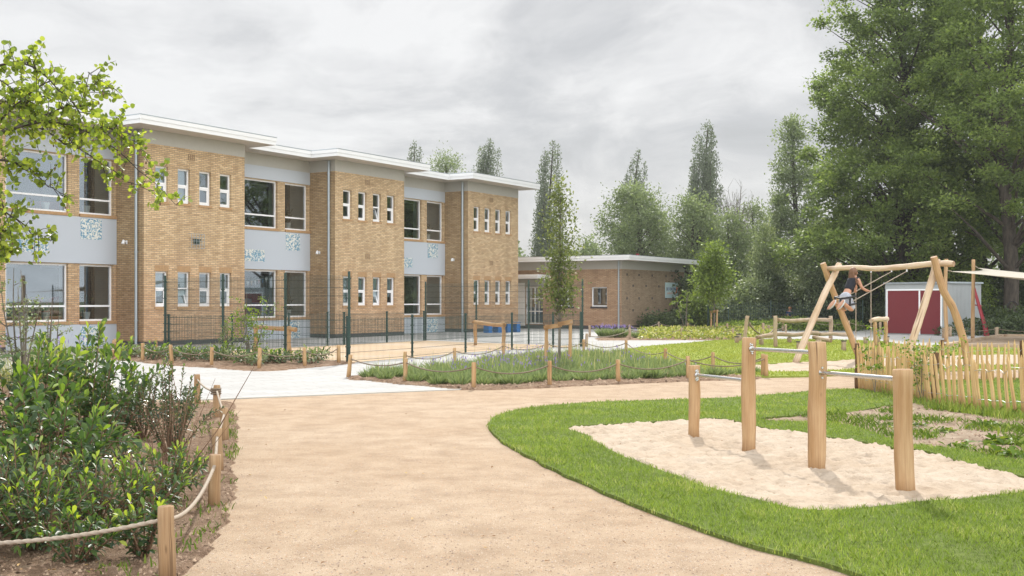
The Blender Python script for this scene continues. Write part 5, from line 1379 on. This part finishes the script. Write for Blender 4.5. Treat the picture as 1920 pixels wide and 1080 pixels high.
o_ = leaves('wild_grass_stems', np.stack([X,Y,np.zeros(n)+.02],1), D, rng.uniform(.28,.55,n), .010, rng.random(n), M['plume'], rng); o_['kind'] = 'stuff'
# far bed: ground cover + a few lavenders
bx = [p.x for p in bedF]; by = [p.y for p in bedF]; n = 15000
X = rng.uniform(min(bx), max(bx), n); Y = rng.uniform(min(by), max(by), n); ok = inside(bedF, X, Y) & (X > PX(1198,45)/45*Y*1.0); X, Y = X[ok], Y[ok]; n = len(X)
o_ = leaves('yellow_ground_cover', np.stack([X,Y,.05+rng.random(n)*.22],1), rng.normal(size=(n,3))+np.array([0,0,.4]), rng.uniform(.08,.17,n), rng.uniform(.05,.10,n), rng.random(n), M['lime_cover'], rng); o_['kind'] = 'stuff'
for i, (px, py, lb) in enumerate(((1130,633,'purple-flowering catmint nearest the court fence, before the annex'),(1148,634,'purple-flowering catmint second from the court fence, before the annex'),(1166,634,'purple-flowering catmint just left of the rope post before the drainpipe'),(1196,635,'grey catmint tuft just right of the rope post before the drainpipe'))):
    g = G(px, py); plumes(lb, g.x, g.y, .42 if i < 3 else .3, .38, 200, 'lavender', 400+i, 'catmint_plant', 'catmint', 'purple', 60 if i < 3 else 12, .03)

# yellow-tipped little tree behind the laurel bed and the rose at the picket fence
airy('young_tree', 'small yellow-tipped shrub tree in front of the tall mesh fence', PX(470,27.8), 27.8, 1.75, 1.0, 900, .075, .035, 'leaf_rose', 41, 5, tr_=.018)
airy('young_tree', 'thin green sapling behind the tall mesh fence, left of the yellow-tipped one', PX(428,29.6), 29.6, 1.25, .55, 420, .07, .032, 'leaf_pale', 42, 3)
g = G(1722, 757)
rs = airy('rose_bush', 'arching yellow-green rose bush with orange tips growing through the picket fence', PX(1728,16.8), 16.8, 1.10, .75, 560, .05, .03, 'leaf_rose', 43, 6, 'rose bush', .35, .007)
airy('rose_bush', 'thin rose shoot beside the dark end post of the picket fence', PX(1640,18.3), 18.3, 1.20, .42, 300, .05, .03, 'leaf_rose', 46, 3, 'rose bush', .4, .006)
airy('young_tree', 'orange-tipped sapling at the right corner of the annex', PX(1285,53), 53, 2.1, .8, 320, .13, .07, 'leaf_bright', 44, 3, tr_=.03)
# broad-leaved weeds on the sandy soil patch
rr = random.Random(12); 
for i, (px, py, s_) in enumerate(((1880,835,.30),(1845,800,.22),(1905,858,.30),(1770,812,.16),(1720,800,.15),(1800,842,.16),(1660,790,.12),(1905,808,.22),(1745,790,.13),(1690,806,.12))):
    g = G(px, py); rng = np.random.default_rng(500+i); n = 60
    D = rng.normal(size=(n,3)); D[:,2] = abs(D[:,2])*.7+.15
    r_ = empty('weed_plant', g, 0, ['largest leafy weed at the right edge of the sandy soil','leafy weed close to the front pickets, near the right edge','leafy weed at the lower right corner of the sandy soil','flat weed in the middle of the sandy soil','small weed left of the middle of the sandy soil','flat weed at the lower side of the sandy soil, above the grass strip','smallest weed behind the nearest thick post','weed right at the foot of the pickets at the right edge','weed below the leaning picket post','small weed right of the nearest thick post'][i], 'weed', 'weeds on the sandy soil')
    leaves('foliage', rng.normal(size=(n,3))*np.array([s_*.4,s_*.4,0])+np.array([0,0,.02]), D, rng.uniform(.4,1,n)*s_*.75, s_*.16, rng.random(n), M['weed'], rng, r_, None, .12, .5, .3)

# ------------------------------------------------------------------ trees
def tree(name, label, x, y, h, z0, rfun, nclump, per, ls, lw, mat, seed, tr_=.25, csize=.8, limb=40, bark='bark', cat='tree', group=None, shell=.55, flat=.75, lean=(0,0), upd=.0, base_r=None, zz=0, up=.5):
    rng = np.random.default_rng(seed); root = empty(name, (x, y, zz), 0, label, cat, group)
    m = MB(); ph = rng.uniform(0,6.28,6)
    def axis(z): return np.array([lean[0]*z/h+math.sin(z*.5+ph[0])*.12*tr_*4, lean[1]*z/h+math.cos(z*.45+ph[1])*.12*tr_*4, z])
    zt = np.linspace(-.2, h*.93, 14)
    m.tube([axis(z) for z in zt], [tr_*(1-.93*max(0,z)/h)**.8*(1.35 if z < .3 else 1) for z in zt], 10, False)
    C = []
    tries = 0
    while len(C) < nclump and tries < nclump*20:
        tries += 1
        z = z0+(h-z0)*rng.random(); a = rng.uniform(0,6.28); Rz = rfun((z-z0)/(h-z0))
        Rz *= .80+.30*noise.noise(Vector((math.cos(a)*1.4, math.sin(a)*1.4, z*.35+seed)))*1.6
        if rng.random() > (Rz/ max(.01, max(rfun(.3), rfun(.5))))**1.0*1.1: continue
        q = Rz*(shell+(1-shell)*rng.random()) if rng.random() < .8 else Rz*rng.random()
        C.append(axis(z)+np.array([math.cos(a)*q, math.sin(a)*q, 0]))
    C = np.array(C)
    for i in rng.permutation(len(C))[:limb]:
        c = C[i]; zb = max(z0*.5+.3, c[2]-np.linalg.norm(c[:2]-axis(c[2])[:2])*rng.uniform(.5,1.0)-.3); b = axis(zb)
        mid = b*.5+c*.5+np.array([0,0,.12*(c[2]-b[2])])+rng.normal(size=3)*.12
        r0 = min(tr_*.42, tr_*(1-.9*zb/h)*.5, .11)
        m.tube([b, b*.75+mid*.25+rng.normal(size=3)*.04, mid, mid*.5+c*.5+rng.normal(size=3)*.1, c], [r0, r0*.8, r0*.55, r0*.3, r0*.1], 6, False)
    m.build('trunk', M[bark], root)
    n = len(C)*per; ci = np.repeat(np.arange(len(C)), per)
    sz = csize*rng.uniform(.6,1.3,len(C))[ci][:,None]
    g = rng.normal(size=(n,3))*np.array([1,1,flat])*.55
    P = C[ci]+g*sz; D = norm(g)*.8+rng.normal(size=(n,3))*.6+np.array([0,0,upd])
    tone = rng.uniform(-.3,.3,len(C))[ci]
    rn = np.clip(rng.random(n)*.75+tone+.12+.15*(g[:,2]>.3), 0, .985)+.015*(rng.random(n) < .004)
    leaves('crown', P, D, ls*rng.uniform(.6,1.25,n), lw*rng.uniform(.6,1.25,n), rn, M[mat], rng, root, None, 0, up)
    return root
broad = lambda R_: (lambda t: R_*float(np.interp(t,[0,.15,.45,.72,.9,1],[.62,.9,1,.88,.62,.25])))
def maple(t): return float(np.interp(t, [0,.08,.25,.5,.75,.9,1], [4.4,6.8,7.3,6.5,4.6,3.3,1.4]))
tree('maple_tree', 'huge dark green maple towering behind the swing and the shed', PX(1700,60), 60, 21, 2.6, maple, 700, 215, .19, .135, 'leaf_maple', 1, .42, .60, 150, shell=.62, flat=.55, up=.8)
tree('lime_tree', 'tall open tree with a bare dark trunk showing near the top right corner', PX(1838,66), 66, 25, 4, lambda t: float(np.interp(t,[0,.2,.6,1],[4.2,5.2,4.6,2.5])), 230, 210, .20, .14, 'leaf_right', 2, .30, .60, 110, shell=.35, flat=.5, up=.8)
tree('lime_tree', 'thick-trunked tree behind the shade sail at the right edge, dark ring painted on its bark', PX(1888,53), 53, 20, 5.2, lambda t: float(np.interp(t,[0,.2,.6,1],[5.2,6.4,5.6,2.5])), 380, 200, .18, .125, 'leaf_maple', 3, .36, .62, 40, shell=.55, flat=.5, up=.8)
tr3 = bpy.data.objects['lime_tree.001']
m = MB(); m.tube([Vector((.05+math.cos(a)*.26, -.50-.0*a, PZ(577,53)+math.sin(a)*.30)) for a in np.linspace(.4, 6.4, 24)], .022, 6); m.build('painted_ring', M['black'], tr3)
tree('lime_tree', 'loose tree standing beyond the right edge behind the sandbox', PX(2060,60), 60, 22, 3, lambda t: float(np.interp(t,[0,.2,.6,1],[5.2,6.4,5.6,2.5])), 260, 150, .20, .14, 'leaf_right', 4, .4, .95, 50, shell=.4)
tree('willow_tree', 'grey-green round-headed tree pressed against the left side of the maple', PX(1490,82), 82, 14.6, 1.5, lambda t: float(np.interp(t,[0,.3,.7,.92,1],[2.2,2.7,2.2,1.2,.4])), 170, 150, .22, .12, 'leaf_far', 5, .3, .62, 50, shell=.45, upd=.3)
pop = lambda R_: (lambda t: R_*float(np.interp(t,[0,.12,.45,.7,.88,1],[.75,.95,1.0,.82,.5,.18])))
def poplar(lb, px, Y, top, R_, seed, lean=(0,0), z0=2.0, npl=20, dens=1.0, ls=.21):
    """columnar crown made of upright plumes, each with its own tip"""
    rng = np.random.default_rng(seed); x = PX(px,Y); h = PZ(top,Y)
    root = empty('poplar_tree', (x, Y, 0), 0, lb, 'poplar', 'slender poplars on the skyline'); m = MB(); Ps, Ds, Rn = [], [], []
    m.tube([np.array([lean[0]*t*t, lean[1]*t*t, h*.97*t]) for t in np.linspace(0,1,9)], [.28*(1-.9*t)+.01 for t in np.linspace(0,1,9)], 8, False)
    for k in range(npl):
        main = k == 0; f = 1.0 if main else rng.uniform(.45,.98)
        a = rng.uniform(0,6.28); q = 0 if main else R_*(.40+.68*rng.random())*(1-.42*f**2)
        top_ = h*f; zb = z0+rng.uniform(0,.15)*h if f < .8 else h*rng.uniform(.15,.45)
        L = top_-zb; ax_t = (top_/h)**2
        tip = np.array([math.cos(a)*q*.75+lean[0]*ax_t, math.sin(a)*q*.75+lean[1]*ax_t, top_]); b = np.array([math.cos(a)*q*.9, math.sin(a)*q*.9, zb])
        m.tube([np.array([0,0,max(.5,zb-1.5)]), b*.6+np.array([0,0,zb*.4]), b*.5+tip*.5, tip], [.07,.06,.035,.01], 4, False)
        w = R_*(.42 if main else rng.uniform(.24,.38)); n = int(L*w*125*dens)
        t = rng.beta(1.3, 1.25, n); prof = np.interp(t, [0,.1,.35,.7,.9,1], [.55,.9,1,.85,.6,.2])
        wob = 1+.28*np.sin(t*L*2.1+k*3)*np.sin(t*L*.8+k)
        g = rng.normal(size=(n,2)); g /= np.linalg.norm(g,axis=1,keepdims=True); g *= (rng.random((n,1))**.55)
        P = b[None]*(1-t[:,None])+tip[None]*t[:,None]; P[:,:2] += g*(w*prof*wob)[:,None]
        P[:,2] += rng.normal(size=n)*.12
        Ps.append(P); Ds.append(np.concatenate([g*.6,np.full((n,1),.8)],1)+rng.normal(size=(n,3))*.5); Rn.append(np.clip(rng.random(n)*.7+rng.uniform(-.1,.25),0,1))
    P = np.concatenate(Ps); n = len(P); m.build('trunk', M['bark'], root)
    leaves('crown', P, np.concatenate(Ds), ls*rng.uniform(.6,1.2,n), ls*.6*rng.uniform(.6,1.2,n), np.concatenate(Rn), M['leaf_poplar'], rng, root)
    return root
poplar('slender poplar just right of the school, behind the staked court tree', 1025, 105, 264, 2.1, 11, (.6,0))
poplar('leaning poplar tip rising behind the round grey-green tree, left of the tallest poplar', 1175, 112, 281, 1.9, 12, (1.2,0), 3)
poplar('tallest slender poplar standing by itself against the sky', 1316, 98, 229, 2.2, 13, (.5,0), 2, 24)
poplar('narrow poplar tips above the middle bay roof of the school', 772, 118, 266, 2.2, 14, (.3,0), 3)
poplar('leaning poplar above the last bay roof of the school', 896, 115, 262, 2.3, 15, (1.2,0), 3)
tree('willow_tree', 'pale rounded willow top showing above the roof between two poplars', PX(838,98), 98, PZ(288,98), 4, broad(3.0), 130, 90, .24, .09, 'leaf_far', 16, .3, .9, 40, shell=.4)
tree('round_tree', 'broad rounded ash-like tree behind the annex roof', PX(1195,80), 80, PZ(348,80), 1.2, broad(3.4), 190, 150, .20, .12, 'leaf_far', 17, .28, .8, 70, 'bark', shell=.5)
tree('round_tree', 'low rounded tree behind the annex roof, left end', PX(1095,95), 95, PZ(447,95), .8, broad(2.6), 100, 100, .22, .13, 'leaf_far', 18, .2, .8, 20)
tree('round_tree', 'many-stemmed tree below the tallest poplar', PX(1300,76), 76, PZ(372,76), 1.0, broad(2.5), 140, 120, .19, .11, 'leaf_far', 19, .22, .75, 70, shell=.35)
tree('round_tree', 'many-stemmed tree right of the tallest poplar, with bare twigs on top', PX(1368,78), 78, PZ(405,78), 1.0, broad(2.4), 120, 110, .19, .11, 'leaf_far', 20, .22, .75, 60, shell=.35)
tree('round_tree', 'darker loose tree between the bare twigs and the round-headed grey-green tree', PX(1410,86), 86, PZ(383,86), 1.0, broad(1.9), 120, 100, .21, .12, 'leaf_far', 21, .22, .8, 30, shell=.4)
tree('round_tree', 'low dark tree filling the gap under the round-headed grey-green tree', PX(1455,74), 74, PZ(455,74), .6, broad(2.2), 120, 120, .19, .11, 'leaf_dark', 22, .2, .75, 20)
tree('young_poplar', 'pale young upright tree before the dark hedge, right of the staked bright one', PX(1434,63), 63, PZ(432,63), .6, lambda t: float(np.interp(t,[0,.2,.6,1],[.9,1.2,.9,.2])), 85, 110, .16, .08, 'leaf_pale', 23, .10, .5, 40, 'bark_light', 'young tree', shell=.3, flat=1.4, upd=.8)
tree('willow_tree', 'pale grey bush tree behind the left swing leg', PX(1530,60), 60, PZ(470,60), .4, broad(1.5), 75, 100, .16, .09, 'leaf_pale', 24, .12, .6, 25, 'bark_light')
bt = empty('bare_tree', (PX(1385,80), 80, 0), 0, 'leafless fine twigs poking up beside the tallest poplar', 'bare tree')
m = MB(); rr = random.Random(5); zt0 = PZ(470,80)
m.tube([(0,0,0),(0,0,zt0),(-.2,0,PZ(420,80))], [.12,.08,.05], 6)
for i in range(46):
    a = rr.uniform(-.9,.9); b = Vector((-.2*rr.random(),0,rr.uniform(zt0,PZ(425,80)))); L = rr.uniform(1.2,3.4)
    e = b+Vector((math.sin(a)*L*.55, rr.uniform(-.5,.5), L)); md_ = b.lerp(e,.5)+Vector((math.sin(a)*.2,0,-.1)); m.tube([b, md_, e], [.03,.02,.008], 4, False)
    for _ in range(3):
        q = md_.lerp(e, rr.random()); m.tube([q, q+Vector((rr.uniform(-.5,.5),rr.uniform(-.2,.2),rr.uniform(.2,.7)))], [.012,.006], 3, False)
m.build('trunk', M['bark_light'], bt)
# staked trees
def staked(label, px, Y, top, R_, stakes, seed, mat, nc, per, ls, trr, z0, bark='bark_light'):
    x = PX(px, Y); tr = tree('staked_tree', label, x, Y, PZ(top,Y), z0, (lambda t: R_*float(np.interp(t,[0,.12,.45,.8,1],[.75,1.0,.85,.5,.12]))), nc, per, ls, ls*.6, mat, seed, trr, R_*.42, 60, bark, 'young tree', shell=.25, flat=1.1, upd=.2)
    fr = empty('tree_stake_frame', (x, Y, 0), 0, stakes[0], 'tree stakes'); 
    for (dx, dy, h) in stakes[1]: log((dx,dy,-.1),(dx+.02,dy,h),.042,.040,.006,12,8,seed+int(dx*20)).build('stake', M['wood_stake'], fr)
    (ax,ay,ah),(bx_,by_,bh) = stakes[1]
    m = MB(); m.bar((ax-.05,ay-.05,ah-.07),(.05,-.06,ah-.0),.028,.10); m.build('rail', M['wood_stake'], fr)
    m = MB(); m.bar((-.04,-.09,bh-.10),(bx_+.06,by_-.05,bh-.04),.028,.10); m.build('rail', M['wood_stake'], fr)
    m = MB(); m.tube([(bx_+.03,by_-.075,bh-.055),(bx_+.03,by_-.05,bh-.055)], .03, 10); m.build('bolt', M['wood_pale'], fr)
staked('slender staked pear-shaped young tree in the lavender bed', 1049, 26.4, 330, .50, ('two wooden stakes and rails round the young tree in the lavender bed', [(-.32,.10,.97),(.24,-.10,1.09)]), 51, 'leaf_pear', 105, 36, .085, .035, 1.35)
staked('small bright green staked tree beyond the yellow-green bed', 1340, 53, 458, 1.0, ('two thin stakes holding the small bright green tree in the far bed', [(-.17,0,1.05),(.05,-.25,1.1)]), 52, 'leaf_bright', 90, 60, .15, .04, 1.6)
# alder whose branches reach in from the left, trunk outside the frame
al = empty('alder_tree', (-8.0, 12.6, 0), 0, 'alder branch with round sunlit leaves hanging in from the upper left', 'tree'); o = Vector((-8.0,12.6,0))
rng = np.random.default_rng(8); m = MB()
m.tube([(0,0,-.1),(.05,0,1.5),(.1,.1,3.0),(.0,.1,5.5)], [.17,.15,.12,.06], 10)
def P2(px, py, Y): return Vector((PX(px,Y), Y, PZ(py,Y)))-o
mains = [([(-300,400),(-80,290),(30,240),(70,232),(95,212)],12.3,.032), ([(30,240),(110,230),(190,262),(260,320),(330,385)],12.4,.014), ([(-80,290),(-10,240),(45,185),(100,150),(190,172),(212,165)],12.8,.016),
 ([(-60,150),(10,120),(60,125),(110,170),(150,210)],12.0,.015), ([(60,235),(120,270),(180,300),(235,340),(300,372)],12.9,.012), ([(-80,290),(0,300),(50,320),(90,350),(120,372)],12.1,.014),
 ([(-200,330),(-40,375),(20,405),(60,440),(95,452)],12.0,.013), ([(70,232),(40,190),(0,150),(-60,110)],12.6,.014), ([(95,212),(150,200),(180,155),(165,135)],12.5,.011), ([(150,250),(200,240),(240,262),(270,292)],12.2,.009), ([(-100,200),(-20,190),(40,200),(90,180),(150,165)],12.9,.012),([(20,405),(0,440),(-20,470),(10,480)],12.0,.008)]
Pp, Dd = [], []
for pl, Yc, r0 in mains:
    pts = [P2(px, py, Yc+.25*math.sin(i*1.3+Yc*7)) for i, (px, py) in enumerate(pl)]
    dn = []
    for i in range(len(pts)-1):
        for j in range(6): dn.append(pts[i].lerp(pts[i+1], j/6)+Vector((0,0,.03*math.sin(math.pi*j/6))))
    dn.append(pts[-1]); k = len(dn)-1
    m.tube(dn, [r0*(1-.8*i/k) for i in range(k+1)], 7, False)
    for i in range(2, k+1):
        if dn[i].x+o.x < -7.4: continue
        for _ in range(3 if (i < k*.55) else 1):
            d = np.array([rng.uniform(-.2,1), rng.normal()*.9, rng.normal()*.75-.05]); d /= np.linalg.norm(d); L = rng.uniform(.10,.36)
            b = np.array(dn[i]); e = b+d*L; m.tube([b, (b+e)/2+np.array([0,0,.02]), e], [.005,.0035,.0015], 4, False)
            nl = int(L*20)+3
            for q in range(nl):
                t = .25+.8*(q+.5)/nl; Pp.append(b+d*L*t+rng.normal(size=3)*.022); Dd.append(d*.35+rng.normal(size=3)*.8)
m.build('trunk', M['bark'], al)
Pp, Dd = np.array(Pp), norm(np.array(Dd)); n = len(Pp); Sz = .062*rng.uniform(.5,1.15,n)
# round leaves: eight-sided, slightly cupped
Sd = norm(np.cross(Dd, rng.normal(size=(n,3)))); Nn = np.cross(Sd, Dd)
V = []
for k, (a_, b_) in enumerate(((0,0),(.22,.36),(.55,.50),(.86,.38),(1,0),(.86,-.38),(.55,-.50),(.22,-.36))):
    V.append(Pp+Dd*(a_*Sz)[:,None]+Sd*(b_*Sz)[:,None]+Nn*((abs(b_)*.28)*Sz)[:,None])
fast_mesh('crown', np.stack(V,1).reshape(-1,3), 8, np.clip(rng.random(n)*.9+.08,0,1), M['leaf_alder'], al)
m = MB()
for i in rng.integers(0, n, 90): ellipsoid(m, Pp[i]+np.array([0,0,-.03]), (.010,.010,.016), None, 6, 4)
m.build('alder_cones', M['twig'], al)['kind'] = 'stuff'
# bushes and hedge along the far side
bl = ['small bright bush to the right of the annex corner','bright green bush between the annex and the far staked tree','dark bush under the many-stemmed trees','pale-leaved bush behind the far mesh fence, left of the green fence post','silvery bush behind the far mesh fence','dark bush between the two green fence posts','silvery bush left of the small child','bush with cream flowers behind the small child','bush just left of the crossed swing legs','bush seen between the crossed swing legs','bush under the swinging girl','dark bush left of the shed','bush behind the shed roof, left part','bush behind the shed roof, right part','low bush right of the shed behind the red bars','dark low bush at the foot of the thick trunk','dark low bush behind the far rope at the right edge','bright bush behind the sail pole','low leafy bush along the annex front wall','second low dark bush at the right end of the annex front wall']
bs = [(1318,62,545,1.0,'leaf_bright'),(1332,64,520,1.2,'leaf_bright'),(1352,70,470,2.0,'leaf_dark'),(1385,60,540,1.3,'leaf_pale'),(1412,61,528,1.5,'leaf_pale'),(1450,62,515,1.7,'leaf_dark'),(1478,63,520,1.6,'leaf_pale'),(1505,62,528,1.5,'leaf_pale'),(1535,60,515,1.7,'leaf_dark'),(1570,60,505,1.8,'leaf_dark'),(1608,60,505,1.9,'leaf_dark'),(1645,60,500,1.9,'leaf_dark'),(1700,59,498,2.0,'leaf_bright'),(1750,60,492,2.0,'leaf_right'),(1846,53,585,1.3,'leaf_dark'),(1885,51,597,1.1,'leaf_dark'),(1925,51,590,1.2,'leaf_dark'),(1810,60,495,1.9,'leaf_bright'),(1235,60.5,598,.9,'leaf_dark'),(1268,61.8,595,.9,'leaf_dark')]
for i, (px, Y, top, R_, mt) in enumerate(bs):
    hh = PZ(top, Y); tree('bush', bl[i], PX(px,Y), Y, hh, .1, (lambda R_: (lambda t: R_*float(np.interp(t,[0,.3,.7,1],[.85,1,.8,.25]))))(R_), int(26+R_*26), 75, .17, .10, mt, 600+i, .05, .5, 10, 'bark', 'bush', 'bushes along the far edge', shell=.6)
def hedge_mass(name, x0, x1, y0, y1, zlo, h, n, ls, mat, seed):
    rng = np.random.default_rng(seed); t = rng.random(n); X = x0+(x1-x0)*t; Y = y0+(y1-y0)*t+rng.normal(size=n)*.8
    top = h*(.8+.25*np.sin(X*.7+seed)+.12*np.sin(X*2.3)); Z = zlo+top*rng.random(n)**.8
    o_ = leaves(name, np.stack([X,Y,Z],1), rng.normal(size=(n,3))+np.array([0,-.5,.3]), ls*rng.uniform(.6,1.3,n), ls*.6, rng.random(n), M[mat], rng); o_['kind'] = 'stuff'; return o_
hedge_mass('hedge', 9, 30, 66, 62, 0, 3.0, 16000, .24, 'leaf_dark', 1)
hedge_mass('far_wood', -20, 75, 128, 118, 0, 7.5, 20000, .6, 'leaf_far', 2)
hedge_mass('far_wood', 22, 46, 70, 64, 0, 7.0, 20000, .30, 'leaf_dark', 3)
hedge_mass('far_border_plants', 10.5, 17.6, 57.4, 57, 0, .6, 5000, .14, 'leaf_bright', 4)
hedge_mass('right_border_plants', 18.5, 26, 49.5, 50, 0, .8, 7000, .13, 'leaf_dark', 5)

# ------------------------------------------------------------------ thin summer haze
hm, nt = newmat('thin_haze'); t = NT(nt)
vol = t.n('ShaderNodeVolumePrincipled', {'Color': (.93,.95,1,1), 'Density': .0004, 'Anisotropy': .3})
t.n('ShaderNodeOutputMaterial', {'Volume': vol.outputs[0]})
m = MB(); m.box((-95,-30,-1.2),(130,200,34)); hz_ = m.build('haze', hm); hz_['kind'] = 'stuff'
S.cycles.volume_bounces = 0
